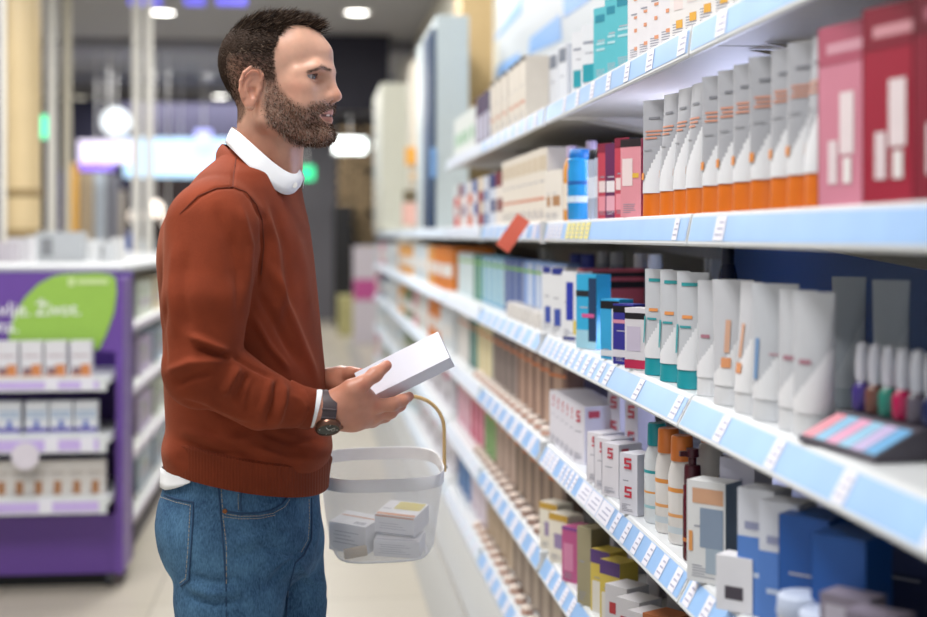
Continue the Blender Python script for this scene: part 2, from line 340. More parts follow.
# dark shops beyond: navy block and goods standing in it
blockuv('wall_shop_dark', 42, 250, 100, 290, 20.5, .2, mat('dark_shop_inside', hexc('2b2b44'), rough=.7), None, None, kind='structure')
blockuv('wall_shop_brown', 152, 240, 176, 290, 20.0, .2, mat('brown_shop_inside', hexc('3a2c2c'), rough=.7), None, None, kind='structure')
gd = ((69, 77, 163, 242, 'd8a23c', 'yellow'), (77, 92, 172, 250, 'b5a58c', 'beige'), (88, 104, 172, 252, 'c9d6e6', 'pale blue'), (104, 118, 175, 250, '8e8f9a', 'grey'), (118, 124, 190, 250, 'd8cfc0', 'cream'), (124, 133, 232, 262, '3f6ad0', 'bright blue'), (60, 66, 170, 235, '4a4fa0', 'indigo'), (141, 153, 240, 268, 'cfe0f2', 'icy white'), (110, 116, 216, 240, 'e8e0d8', 'white'))
for i, (u0, u1, v0, v1, c, nm) in enumerate(gd):
    o = blockuv('banner_stand', u0, u1, v0, 600, 15.2 + .28 * i, .12, P(c, .6), '%s upright banner stand beyond the window posts' % nm, 'banner'); tag(o, group='banner stands beyond the shop front')
# ================================================================= shelving along the right of the aisle
LIPS = [('bottom', .285), ('fifth', .560), ('fourth', .835), ('third', 1.105), ('eye-level', 1.383), ('top', 1.672)]
LIP = dict(LIPS); TOPZ = {k: v + .050 for k, v in LIPS}
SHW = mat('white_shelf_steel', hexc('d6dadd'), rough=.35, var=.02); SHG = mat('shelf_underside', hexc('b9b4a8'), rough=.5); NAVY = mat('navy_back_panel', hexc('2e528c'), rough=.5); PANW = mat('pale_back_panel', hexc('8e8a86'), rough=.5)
RAILB = mat('pale_blue_rail', hexc('95bdec'), rough=.28, var=.14, vscale=9); RAILW = mat('paper_ticket', hexc('e3e3ee'), rough=.5, var=.03); RAILY = mat('yellow_ticket', hexc('e6dc7e'), rough=.5); INK = mat('ticket_ink', hexc('a9abc2'), rough=.6); BLK = mat('black_gap', hexc('15161a'), rough=.6)
DVD = mat('pale_rail_far', hexc('cfdcea'), rough=.4, var=.1, vscale=6)
XF = .556
def rail(z, y0, y1, parent, tick, railm=RAILB, tilt=.024):
    mb = MB(); xb, xt = XF + .022 - tilt * .9, XF + .024; prof = [(xb, z), (xb - .002, z + .004), (xt - .002, z + .048), (xt + .002, z + .050), (xt + .005, z + .047), (xb + .004, z)]
    mb.loft([[(x, y0, q) for x, q in prof], [(x, y1, q) for x, q in prof]], SHW)
    d = Vector((xt - xb, 0, .044)); nrm = Vector((-.044, 0, .024)).normalized()
    def strip(a, b, t0, t1, M, o): 
        p = Vector((xb - .002, 0, z + .004)) + nrm * o; mb.quad(*[tuple(p + d * t + Vector((0, y, 0))) for y, t in ((b, t0), (a, t0), (a, t1), (b, t1))], M)
    strip(y0 + .006, y1 - .006, .08, .90, railm, .0008)
    for a, wd_, M in tick:
        strip(a, a + wd_, .10, .88, M, .0016)
        for j in range(3): strip(a + wd_ * .15, a + wd_ * (.85 - .12 * j), .25 + .2 * j, .31 + .2 * j, INK, .0021)
    return mb.build('price_rail', parent)
def bay(y0, y1, label, shelves, panelm, ztop, ticks, railm=RAILB, back=1.03):
    r = empty('shelving_bay', (0, 0, 0)); tag(r, label, 'shelving', 'shelving bays along the right side of the aisle')
    MB().box((back, y0, .0), (back + .03, y1, ztop), panelm).build('back_panel', r)
    for y_ in (y0, y1 - .02): MB().box((back - .04, y_, 0), (back, y_ + .02, ztop), SHW).build('upright', r)
    mb = MB(); mb.box((XF + .006, y0, .012), (back, y1, .262), SHW); mb.build('plinth', r, bevel=.004)
    for nm in shelves:
        z = LIP[nm]; mb = MB(); mb.box((XF + .026, y0 + .004, z + .022), (back, y1 - .004, z + .0495), SHW)
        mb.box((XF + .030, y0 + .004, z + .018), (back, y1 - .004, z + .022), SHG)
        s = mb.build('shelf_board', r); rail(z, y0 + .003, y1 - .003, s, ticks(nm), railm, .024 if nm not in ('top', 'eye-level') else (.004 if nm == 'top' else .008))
        if y0 > 3 and y0 < 5.5 and nm != 'top':   # end bracket, pale outside and black inside
            q = MB(); q.box((XF + .01, y0 - .002, z - .004), (XF + .022, y0 + .014, z + .050), SHW); q.build('rail_end', s)
        for y_ in (y0 + .03, y1 - .05):
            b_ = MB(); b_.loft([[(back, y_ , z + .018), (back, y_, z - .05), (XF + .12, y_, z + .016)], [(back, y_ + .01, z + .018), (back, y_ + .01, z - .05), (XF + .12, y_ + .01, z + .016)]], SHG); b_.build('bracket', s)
    return r
def tk(*rows): return [(a, b, M) for a, b, M in rows]
def ticks_near(nm):
    out = []
    def fill(a, b, w_, gap, M=RAILW):
        y = a
        while y + w_ < b: out.append((y, w_, M)); y += w_ + gap
    if nm == 'eye-level': fill(3.18, 3.40, .040, .012); fill(2.86, 3.17, .045, .010, RAILY); fill(2.15, 2.4, .03, .2); fill(1.9, 2.1, .05, .12)
    elif nm == 'third': fill(2.62, 3.40, .038, .035); fill(2.12, 2.5, .035, .22); fill(1.2, 2.1, .035, .19)
    elif nm == 'fourth': fill(3.22, 3.4, .045, .010); fill(2.98, 3.2, .030, .018); fill(2.62, 2.95, .10, .004); fill(1.95, 2.6, .032, .055)
    elif nm == 'fifth': fill(3.0, 3.4, .038, .055); fill(2.4, 2.9, .04, .08)
    else: fill(2.5, 3.3, .040, .12); fill(1.9, 2.4, .05, .16)
    return out
def clip(t, a, b): return [q for q in t if q[0] >= a + .005 and q[0] + q[1] <= b - .005]
ALLS = [n for n, _ in LIPS]
bay(.76, 2.09, 'nearest white shelving bay at the right edge with pale blue price rails', ALLS, NAVY, 2.3, lambda nm: clip(ticks_near(nm), .76, 2.09))
bay(2.09, 3.42, 'second white shelving bay, beside the box in the man\'s hands', ALLS, NAVY, 2.3, lambda nm: clip(ticks_near(nm), 2.09, 3.42))
b2 = COL.objects['shelving_bay.001']; area('shelf_back_light', (.93, 2.85, 1.60), .5, .08, 5, (.62, .68, 1), (0, math.radians(125), math.radians(0))); q = MB(); q.box((.985, 2.30, 1.50), (.995, 3.36, 1.67), mat('lilac_backlight', (.72, .76, 1), emis=1.0)); tag(q.build('light_panel', b2), 'lit lilac-white back panel')
area('shelf_back_light', (.90, 2.95, 1.105), .5, .08, 2.2, (.66, .68, 1), (0, math.radians(25), 0))  # light without a lamp body, added to brighten the lavender cartons
tf = lambda a, b: (lambda nm: [(a + .1 + i * .16, .06, RAILW) for i in range(int((b - a - .1) / .16))])
bay(3.45, 4.72, 'third shelving bay, with rows of slim cosmetic packs', ALLS, PANW, 2.3, tf(3.45, 4.72), RAILB)
bay(4.725, 5.99, 'fourth shelving bay, whose top shelf ends at the white panel', ALLS, PANW, 2.3, tf(4.72, 5.99), DVD)
LOW = ['bottom', 'fifth', 'fourth', 'third', 'eye-level']
for i, (a, b, nm) in enumerate(((6.02, 8.2, 'fifth shelving bay, with white packs marked with pink dots'), (8.2, 11.2, 'sixth shelving bay, with the orange goods'), (11.2, 12.7, 'seventh and last shelving bay, under the cream panel'))):
    bay(a, b, nm, LOW, PANW, 1.45, lambda nm: [], DVD)
# header above the shelves, tall panels farther on
HDW, HDB = mat('header_white', hexc('c6cdd3'), rough=.4), mat('header_pale_blue', hexc('7eaee6'), rough=.4)
h_ = MB(); h_.box((.93, 3.5, 1.95), (.985, 6.95, 3.1), HDW); hd_ = h_.build('header_board'); tag(hd_, 'white header board with pale blue shapes above the shelves', 'sign')
def hq(u0, v0, u1, v1, u2, v2, u3, v3):
    return [(.928, yu(u, .928), zv(v, .928, yu(u, .928))) for u, v in ((u0, v0), (u1, v1), (u2, v2), (u3, v3))]
for q in ((494, 40, 522, -5, 522, 12, 496, 40), (494, 88, 497, 66, 520, 52, 520, 66), (528, 55, 530, 38, 560, 14, 562, 40), (563, 0, 590, -30, 590, 0, 564, 18)):
    mb = MB(); mb.quad(*hq(*q), HDB); mb.build('blue_shape', hd_)
TAN = mat('tan_column', hexc('cbb083'), rough=.5)
def rbox(u0, u1, v0, v1, Y, D, M, name, label, cat, **k):
    x0, x1 = xu(u0, Y), xu(u1, Y); xm = (x0 + x1) / 2; z0, z1 = zv(v1, xm, Y), min(zv(v0, xm, Y), CEIL - .01)
    if v1 > 230: z0 = 1.4335
    o = MB().box((x0, Y, z0), (x1, Y + D, z1), M).build(name, bevel=.004, **k)
    if label: tag(o, label, cat)
    return o
MB().box((xu(462, 7.7), 7.7, 1.42), (xu(493, 7.7), 8.1, CEIL), TAN).build('tan_column'); tag(COL.objects['tan_column'], 'tan square column above the shelves', 'column')
PWH = mat('pale_panel_white', hexc('c9d3d4'), rough=.35); EDG = mat('dark_blue_edge', hexc('1d3a5c'), rough=.4)
c1 = empty('tall_cabinet', (0, 0, 0)); tag(c1, 'tall white cabinet panel with dark blue edge beyond the top shelf', 'cabinet')
rbox(436, 469, 15, 238, 6.9, 1.3, PWH, 'cabinet_body', None, None).parent = c1
rbox(431, 436, 28, 236, 6.9, .5, EDG, 'dark_edge', None, None).parent = c1
rbox(430.5, 436.5, 148, 178, 6.89, .01, P('7fb2ee'), 'blue_mark', None, None).parent = c1
c2 = empty('tall_cabinet', (0, 0, 0)); tag(c2, 'cream tall cabinet panel next to the dark far portal', 'cabinet')
rbox(381, 414, 83, 246, 11.3, 1.35, mat('cream_panel', hexc('cfd0c4'), rough=.4), 'cabinet_body', None, None).parent = c2
rbox(413, 431, 60, 244, 9.3, .5, mat('cream_panel2', hexc('e2d9c6'), rough=.4), 'cabinet_insert', None, None).parent = c2
for u0, u1, v0, v1, c, lab in ((406, 424, 147, 165, 'f2b04a', 'orange'), (411, 422, 172, 180, 'e8c9a0', 'beige'), (404, 419, 190, 202, '6b6048', 'olive-brown'), (403, 421, 203, 225, 'e8b9ae', 'pink')):
    tag(rbox(u0, u1, v0, v1, 9.2, .1, P(c), 'hanging_pack', None, None), lab + ' pack on the cream panel past the blue edge', 'pack', 'packs on the cream panel')
# ================================================================= goods
def decal(mb, w_, d, h, face, a0, a1, b0, b1, M, o=.0006):
    if face == 'f': q = [((a - .5) * w_, -d / 2 - o, b * h) for a, b in ((a0, b0), (a1, b0), (a1, b1), (a0, b1))]
    elif face == 'r': q = [(w_ / 2 + o, (a - .5) * d, b * h) for a, b in ((a0, b0), (a1, b0), (a1, b1), (a0, b1))]
    elif face == 'l': q = [(-w_ / 2 - o, (a - .5) * d, b * h) for a, b in ((a0, b0), (a0, b1), (a1, b1), (a1, b0))]
    else: q = [((a - .5) * w_, (b - .5) * d, h + o) for a, b in ((a0, b0), (a1, b0), (a1, b1), (a0, b1))]
    mb.quad(*q, M)
def carton(w_, d, h, col, dec=(), name='carton'):
    mb = MB(); mb.box((-w_ / 2, -d / 2, 0), (w_ / 2, d / 2, h), P(col))
    if w_ < .1 and h > .1:
        r_ = random.Random(int(w_ * 1e4 + h * 1e5) + len(dec)); ink = P('9a9cab' if int(col[:2], 16) > 150 else 'c4c4d0')
        for k in range(5): decal(mb, w_, d, h, 'f', .14, .14 + r_.uniform(.25, .65), .055 + .026 * k, .064 + .026 * k, ink, .0004)
        decal(mb, w_, d, h, 'f', .2, .2 + r_.uniform(.3, .55), .545, .562, ink, .0004)
    for i, (f, a0, a1, b0, b1, c) in enumerate(dec): decal(mb, w_, d, h, f, a0, a1, b0, b1, P(c), .0005 + .0002 * i)
    return mb.build(name)
def tubep(w_, d, h, caph, body, low, capc, marks=(), sw=1.0, name='squeeze_tube'):
    "tube standing on its cap: oval at the cap, flat at the crimped top; the lower white part rises to one side"
    mb = MB(); n = 44; K = 56; rings = []
    for j in range(K + 1):
        t = j / K; z = caph + (h - caph) * t; ry = d / 2 * (1 - t) ** .8 + .0012; rx = w_ / 2 * (.86 + .14 * t); rings.append([(rx * math.cos(2 * math.pi * i / n), ry * math.sin(2 * math.pi * i / n), z) for i in range(n)])
    A_, B_ = P(body, .38), P(low, .35); k0 = len(mb.v); vs = [p for r in rings for p in r]; mb.v += vs
    for j in range(K):
        for i in range(n):
            a = j * n + i; b = j * n + (i + 1) % n; th = 2 * math.pi * (i + .5) / n; x = math.cos(th)
            lim = .10 + .55 * sw * max(0, (x + .9) / 1.9) ** 1.4 if math.sin(th) < .3 else .14
            M_ = B_ if (j + .5) / K < lim else A_; mb.f.append((a, b, b + n, a + n)); mb.mi.append(mb.slot(M_))
    L_ = K * n; mb.f.append(tuple(L_ + i for i in range(n))); mb.mi.append(mb.slot(A_))
    for a0, a1, b0, b1, c in marks:
        zc = (b0 + b1) / 2; t = max(0, (zc * h - caph) / (h - caph)); ry = d / 2 * (1 - t) ** .8 + .0016; xc = (a0 + a1 - 1) * .5 ; 
        for s_ in range(3):
            x0 = (a0 + (a1 - a0) * s_ / 3 - .5) * w_; x1 = (a0 + (a1 - a0) * (s_ + 1) / 3 - .5) * w_
            def yy(x, b_):
                t_ = max(0, (b_ * h - caph) / (h - caph)); return -(d / 2 * (1 - t_) ** .8 + .0016) * math.sqrt(max(.05, 1 - (x / (w_ / 2)) ** 2)) - .0008
            mb.quad((x0, yy(x0, b0), b0 * h), (x1, yy(x1, b0), b0 * h), (x1, yy(x1, b1), b1 * h), (x0, yy(x0, b1), b1 * h), P(c))
    o = mb.build(name, smooth=True)
    cb2 = MB(); cb2.lathe([(.99, 0), (1, .002), (.96, caph)], P(capc, .3), 28, sx=w_ / 2 * .88, sy=d / 2 * 1.02); cb2.build('cap', o, smooth=True); return o
def bottlep(r, h, body, capc, caph, capr=None, neck=True, oval=1.0, marks=(), name='bottle', trigger=False):
    capr = capr or r * .5; hb_ = h - caph; B_ = P(body, .25); mb = MB()
    prof = [(r * .9, 0), (r, .004), (r, hb_ * .80), (r * .93, hb_ * .88), (capr * 1.15, hb_ * .97), (capr, hb_)] if neck else [(r * .95, 0), (r, .003), (r, hb_)]
    mb.lathe(prof, B_, 26, sy=oval)
    for b0, b1, c in marks: mb.lathe([(r * 1.012, b0 * h), (r * 1.012, b1 * h)], P(c), 26, sy=oval, cap=False)
    o = mb.build(name, smooth=True); c_ = MB(); c_.lathe([(capr * 1.02, hb_), (capr * 1.05, hb_ + .002), (capr, h - .003), (capr * .9, h)], P(capc, .3), 24, sy=oval if not neck else 1); cc_ = c_.build('cap', o, smooth=True)
    if trigger:
        t_ = MB(); t_.lathe([(capr * .5, h), (capr * .5, h + .012), (capr * .8, h + .013), (capr * .75, h + .026), (.001, h + .027)], P(capc, .3), 18); t_.box((-.004, -capr * 1.6, h + .014), (.004, 0, h + .022), P(capc, .3)); t_.build('spray_head', o, smooth=True)
    return o
PROTO = {}
def proto(key, fn):
    if key not in PROTO: PROTO[key] = [fn(), False]
    return PROTO[key]
def put(key, fn, X, Y, z, turn, label, cat, group=None):
    p = proto(key, fn)
    if not p[1]: o = p[0]; p[1] = True
    else: o = copy_tree(p[0])
    o.location = (X, Y, z + .0005); o.rotation_euler = (0, 0, math.radians(-90 + turn)); o['label'] = label; o['category'] = cat
    if group: o['group'] = group
    elif 'group' in o: del o['group']
    return o
ORD = ['first', 'second', 'third', 'fourth', 'fifth', 'sixth', 'seventh', 'eighth', 'ninth', 'tenth', 'eleventh', 'twelfth', 'thirteenth', 'fourteenth', 'fifteenth', 'sixteenth', 'seventeenth', 'eighteenth', 'nineteenth', 'twentieth', 'twenty-first', 'twenty-second']
def nth(i, n):
    if n == 1: return ''
    if i == 0: return 'leftmost'
    if i == n - 1: return 'rightmost'
    return ORD[i] + ' from left'
def row(key, fn, us, shelf, X, turn, desc, cat, where, group, dz=0, jit=0):
    n = len(us)
    for i, u in enumerate(us):
        t = turn[i] if isinstance(turn, (list, tuple)) else turn
        x = (X[i] if isinstance(X, (list, tuple)) else X); Y = yu(u, x)
        put(key, fn, x, Y, TOPZ[shelf] + dz, t + (random.uniform(-jit, jit) if jit else 0), ', '.join(q for q in (desc, nth(i, n), where) if q), cat, group)
NT, EY, TH3, F4, F5 = 'top', 'eye-level', 'third', 'fourth', 'fifth'
# --- top shelf
tri = lambda c: (('f', .2, .8, .72, .76, c), ('f', .2, .7, .62, .65, c), ('f', .15, .35, .2, .4, c))
row('tealfoot', lambda: carton(.075, .045, .140, 'e9ecf2', (('f', .08, .92, .10, .38, '2aa0b0'), ('f', .1, .8, .7, .74, '9aa0b0'), ('r', .1, .9, .10, .38, '2aa0b0'))), [590, 600], NT, .63, 30, 'white carton with teal lower band', 'carton', 'on the top shelf', 'teal-banded cartons on the top shelf')
row('turq', lambda: carton(.070, .045, .158, '5fc2cf', (('f', .1, .9, .8, .9, '2a8ea6'), ('f', .15, .8, .5, .53, 'bfe6ee'), ('f', .15, .7, .42, .45, 'bfe6ee'), ('r', .1, .9, .8, .9, '2a8ea6'))), [612, 624, 635], NT, .63, 25, 'turquoise carton', 'carton', 'on the top shelf', 'turquoise cartons on the top shelf')
row('orwh', lambda: carton(.062, .045, .17, 'eceaee', (('f', .35, .55, .15, .19, 'e8a27c'), ('f', .35, .5, .35, .39, 'e8a27c'), ('f', .35, .6, .50, .53, 'e8a27c'), ('f', .35, .55, .70, .74, 'e8a27c'), ('r', .3, .7, .12, .2, 'e8a03c'))), [647, 657, 668, 680], NT, .63, 22, 'white carton with orange marks', 'carton', 'on the top shelf', 'orange-marked cartons on the top shelf')
row('yewh', lambda: carton(.062, .05, .17, 'efeceb', (('f', .3, .6, .12, .2, 'ebb24a'), ('f', .2, .8, .3, .8, 'f0e2e0'), ('r', .3, .7, .10, .18, 'e8c03c'))), [693, 707, 722, 739, 757, 776, 797], NT, .63, 20, 'white carton with yellow mark low down', 'carton', 'on the top shelf', 'yellow-marked cartons on the top shelf')
row('creamtop', lambda: carton(.07, .13, .185, 'ece4d8', (('f', 0, 1, .93, 1, '5a5148'), ('f', .05, .95, .28, .33, 'e0a48c'), ('l', 0, 1, .28, .31, 'e6b9a6'), ('l', .1, .9, .4, .9, 'e4e2f0'))), [545, 538.5, 532.5, 525, 518, 511.5][::-1], NT, .66, 4, 'cream carton with dark top edge', 'carton', 'top shelf past the bay joint', 'cream cartons on the top shelf')
row('navyt', lambda: carton(.08, .09, .18, '2c2a55', (('f', .1, .9, .1, .6, 'cfd2e6'), ('f', 0, .2, 0, 1, '7a3a68'))), [490.5, 495, 500], NT, .65, 5, 'navy and plum carton with pale label', 'carton', 'on the top shelf', 'navy cartons on the top shelf')
row('whitegreen', lambda: carton(.11, .09, .17, 'eaf0ec', (('f', .3, .7, .3, .6, '7cc08c'),)), [467, 470, 474, 478, 484], NT, .66, 5, 'white carton with green spot', 'carton', 'at the far end of the top shelf', 'green-spotted cartons on the top shelf')
row('tallwhite', lambda: carton(.07, .10, .19, 'e6eaf2', (('f', .1, .9, .75, .95, '7a8292'),)), [570, 580], NT, .72, 10, 'tall white carton with grey head', 'carton', 'on the top shelf between cream and teal-banded cartons', 'grey-headed cartons')
# --- eye-level shelf
W_E = 'on the eye-level shelf'
row('creamA', lambda: carton(.06, .06, .125, 'efe9e0', (('f', .2, .8, .3, .5, 'b88a62'), ('r', .2, .8, .3, .5, 'b88a62'))), [561, 567], EY, .62, 20, 'short cream carton with brown square', 'carton', W_E, 'short cream cartons')
row('orb', lambda: bottlep(.021, .180, 'e8a04a', 'c8b4d6', .03, .013, marks=((.15, .5, 'efe3d2'),)), [572], EY, .62, 0, 'orange bottle with lilac cap next to the blue one on the eye-level shelf', 'bottle', '', None)
row('blb', lambda: bottlep(.030, .162, '2a9ade', '1f78c8', .02, .026, marks=((.25, .34, 'd9e8f4'), (.5, .55, '1b5ea8'))), [580.5], EY, .61, 0, 'bright blue bottle on the eye-level shelf', 'bottle', '', None)
row('whb', lambda: bottlep(.021, .190, 'e4e9f4', 'cdbcd8', .03, .013, marks=((.1, .5, 'cfdcf0'),)), [591.5], EY, .66, 0, 'clear white bottle with lilac cap right of the blue one', 'bottle', '', None)
row('grb', lambda: bottlep(.020, .150, 'b9c4d8', '23252e', .022, .017, neck=False, marks=((.3, .6, 'dfe6f2'),)), [597, 604], EY, .61, 0, 'grey bottle with black cap', 'bottle', W_E, 'grey black-capped bottles')
row('redp', lambda: carton(.045, .05, .155, 'c8455a', (('f', 0, 1, .88, 1, '8a2440'), ('f', .1, .9, .35, .5, 'f0dede'), ('f', .1, .9, .1, .3, 'ec9aa8'), ('r', 0, 1, .85, 1, '222028'))), [614, 632], EY, .62, 25, 'red carton with dark upper band', 'carton', W_E, 'red cartons on the eye-level shelf')
row('plum', lambda: carton(.045, .05, .150, '6a2a5c', (('f', .1, .9, .35, .5, 'f0eef2'), ('f', .1, .9, .1, .3, 'e8b0c0'))), [622], EY, .62, 25, 'plum carton between two red ones on the eye-level shelf', 'carton', '', None)
row('pinkp', lambda: carton(.055, .05, .145, 'e79aa6', (('f', 0, 1, .90, 1, '2a2228'), ('f', .1, .6, .4, .75, 'f4e2e2'), ('f', .6, .9, .5, .56, 'f0c04a'), ('r', 0, 1, 0, 1, 'b83050'))), [640.5], EY, .61, 30, 'pale pink carton left of the silver tubes', 'carton', '', None)
row('lpanel', lambda: carton(.24, .012, .215, 'dfe2ff', (), 'light_card'), [606], EY, .86, 78, 'pale lilac back card behind the bottles on the eye-level shelf', 'card', '', None)
om = (('f',),)
ST_ = lambda: tubep(.062, .042, .205, .040, 'a9abb2', 'eceef2', 'ea7a24', ((.2, .8, .72, .735, 'cf9078'), (.25, .75, .69, .705, 'cf9078'), (.2, .65, .66, .675, 'cf9078'), (.3, .7, .83, .85, '7a7c84'), (.2, .5, .56, .57, '96989e'), (.12, .26, .31, .37, 'e8954a')))
row('silv', ST_, [657, 673, 687, 700, 719, 735, 751, 770, 790, 808, 824], EY, .605, [38, 14, 10, 8, 38, 36, 34, 46, 30, 34, 6], 'silver tube with white wave on orange cap', 'tube', W_E, 'silver tubes with orange caps')
bigp = lambda c, c2, c3: (lambda: carton(.115, .07, .205, c, (('f', 0, 1, .78, 1, c2), ('f', .15, .85, .84, .9, c3), ('f', .38, .62, .28, .62, 'f4e6ea'), ('f', .18, .34, .12, .36, 'efdfe4'), ('f', .44, .58, .12, .26, 'f8f2f2'), ('f', .91, 1, 0, 1, 'b8924e'), ('r', 0, 1, 0, 1, 'a8874a'), ('l', 0, 1, 0, 1, c2))))
row('pinkbig', bigp('d98aa0', 'b85a72', 'd9a0b0'), [874], EY, .63, 12, 'tall pink gift carton between silver tubes and crimson carton', 'carton', '', None)
row('crim', bigp('a81f3c', '8a1c34', 'd89aa4'), [926], EY, .63, 14, 'tall crimson gift carton next to the pink one', 'carton', '', None)
row('darkr', bigp('8c1a34', '6c1428', 'b87080'), [984], EY, .63, 14, 'dark red gift carton cut by the right edge of the picture', 'carton', '', None)
# --- third shelf
W_T = 'on the shelf below eye level'
row('bluelogo', lambda: carton(.055, .045, .165, 'eceef2', (('f', .25, .7, .15, .40, '3f56b0'), ('f', .1, .9, .9, 1, '26348c'))), [555.5, 565], TH3, .61, 30, 'white carton with small blue mark', 'carton', W_T, 'blue-marked white cartons')
row('bluelogo2', lambda: carton(.050, .05, .160, 'f0f1f4', (('f', .3, .75, .30, .85, '2a3cb0'), ('f', .75, .95, .1, .3, 'e8d060'), ('f', .1, .9, .02, .06, '26348c'))), [577], TH3, .61, 35, 'white carton with tall blue mark left of the cyan pack', 'carton', '', None)
row('navytop', lambda: bottlep(.022, .195, 'e6ebf2', '26348c', .035, .018), [577, 588], TH3, .70, 0, 'white bottle with navy cap behind the white cartons', 'bottle', W_T, 'navy-capped bottles')
row('cyan', lambda: carton(.060, .045, .160, '35b4e6', (('f', 0, 1, 0, .25, 'a8dcf0'), ('f', .0, 1, .70, .78, '20242e'), ('f', .62, 1, .1, .95, '1d3f66'), ('f', .3, .9, .42, .47, 'e060a0'))), [593.5], TH3, .605, 35, 'cyan carton with navy side', 'carton', W_T, None)
row('redw', lambda: carton(.040, .155, .165, 'c85a64', (('f', 0, 1, .62, .70, 'f0d6d8'), ('f', 0, 1, .44, .52, 'f0d6d8'), ('f', 0, 1, .28, .36, 'f0d6d8'), ('f', 0, .3, .0, 1, 'e0b0b0'), ('l', 0, 1, .88, .95, '1c1418'), ('l', 0, 1, .72, .82, '1c1418'), ('l', 0, 1, .0, .66, 'b02038'), ('r', 0, 1, .88, .95, '1c1418'), ('r', 0, 1, .72, .82, '1c1418'))), [611], TH3, .705, 8, 'long red and white striped carton', 'carton', W_T, None)
row('cyw', lambda: carton(.050, .04, .118, '3ab4ec', (('f', 0, 1, .84, .97, '15181e'), ('f', 0, .6, .25, .8, '3ab4ec'), ('f', .6, 1, 0, .84, 'e8eef4'), ('f', 0, 1, .05, .15, 'e8eef4'))), [617], TH3, .60, 35, 'short cyan and white carton with black head', 'carton', W_T, None)
row('blw', lambda: carton(.050, .04, .114, '3a3a9e', (('f', 0, 1, .86, .97, '15181e'), ('f', 0, 1, .68, .74, 'e8a0b8'), ('f', 0, 1, .12, .24, 'eceaf2'))), [630], TH3, .60, 38, 'short violet-blue carton with black head', 'carton', W_T, None)
row('whr', lambda: carton(.052, .04, .112, 'eceaf0', (('f', 0, 1, .82, .92, '202026'), ('f', .1, .7, .3, .7, 'd8cfe4'), ('f', 0, 1, .02, .16, 'c83058'))), [643], TH3, .60, 38, 'short white carton with crimson foot', 'carton', W_T, None)
row('clearb', lambda: bottlep(.024, .200, 'b4c0d4', 'dfe4ee', .035, .017), [604, 617, 641, 655], TH3, .80, 0, 'pale clear bottle behind the cartons', 'bottle', W_T, 'pale bottles behind')
row('teal', lambda: tubep(.062, .042, .185, .030, 'c6cad0', 'eef0f4', '1fa3b0', ((.2, .8, .88, .91, '2a9aa0'), (.3, .62, .60, .63, 'e89a5a'), (.25, .6, .52, .54, '3aa0a8'), (.08, .18, .3, .55, '4aa8b0')), .95), [659, 675, 693], TH3, .605, [38, 38, 40], 'pale grey tube on teal cap', 'tube', W_T, 'teal-capped tubes')
row('wtube', lambda: tubep(.060, .042, .175, .028, 'c9ccd2', 'f0f1f5', 'eceef2', ((.3, .6, .50, .53, 'b07a8a'),), .8), [713, 798, 814], TH3, .61, [35, 32, 36], 'white-capped pale grey tube', 'tube', W_T, 'white-capped tubes')
row('wtubeo', lambda: tubep(.066, .044, .180, .028, 'ccced4', 'f2f3f6', 'eceef2', ((.36, .60, .30, .38, 'e8a070'), (.42, .55, .42, .68, 'dcae94')), .95), [733, 752], TH3, .605, [46, 10], 'pale tube with orange ring mark', 'tube', W_T, 'tubes with orange ring mark')
row('wtubeb', lambda: tubep(.070, .046, .180, .028, 'c8ccd3', 'f0f2f6', 'e8ebf0', ((.18, .27, .30, .60, '7a9fcc'), (.5, .7, .48, .495, 'c8a0ac')), .9), [775], TH3, .61, 44, 'pale tube with blue upright mark', 'tube', W_T, None)
row('btube', lambda: tubep(.050, .036, .185, .028, 'c2ccd8', 'd2dae4', 'b8c4d0', ()), [849, 891], TH3, .76, 50, 'grey-blue tube at the back above the nail polish', 'tube', W_T, 'grey-blue tubes at the back')
row('blackb', lambda: bottlep(.02, .235, '1c2540', '141a30', .05, .013), [728], TH3, .85, 0, 'dark bottle peeping over the pale tubes', 'bottle', W_T, None)
# stand with nail polish
sx_, sy_ = .60, yu(884, .64)
stz = TOPZ[TH3]
std = empty('tester_stand', (.640, yu(878, .640), stz + .0005), math.radians(-82)); tag(std, 'low clear tester stand with pink and blue label strips', 'stand')
GL = mat('clear_acrylic', (.75, .8, .85), rough=.1, var=0)
mb = MB(); mb.loft([[(-.085, -.055, 0), (-.085, .05, 0), (-.085, .05, .036), (-.085, .0, .034), (-.085, -.055, .006)], [(.085, -.055, 0), (.085, .05, 0), (.085, .05, .036), (.085, .0, .034), (.085, -.055, .006)]], P('5a5560')); mb.build('step', std)
for i, c in enumerate(('e89aa8', '8fc4e4', 'e8a8c8', '9accE8'.lower(), 'c8b8e0', '6fb0e0')):
    mb = MB(); a = -.082 + i * .0275; s_ = lambda t: (-.055 + .055 * t, .006 + .028 * t + .0012)
    mb.quad((a, *s_(.05)), (a + .026, *s_(.05)), (a + .026, *s_(.9)), (a, *s_(.9)), P(c)); mb.build('label_strip', std)
def polish(c):
    def fn():
        mb = MB(); mb.lathe([(.0105, 0), (.0125, .003), (.0125, .026), (.008, .032), (.006, .034)], P(c, .12), 20); o = mb.build('nail_polish', smooth=True)
        q = MB(); q.lathe([(.0068, .033), (.0085, .040), (.0088, .060), (.0066, .078), (.001, .081)], P('e4e6f0', .2), 20); q.build('cap', o, smooth=True); return o
    return fn
R2 = Matrix.Rotation(math.radians(-82), 3, 'Z')
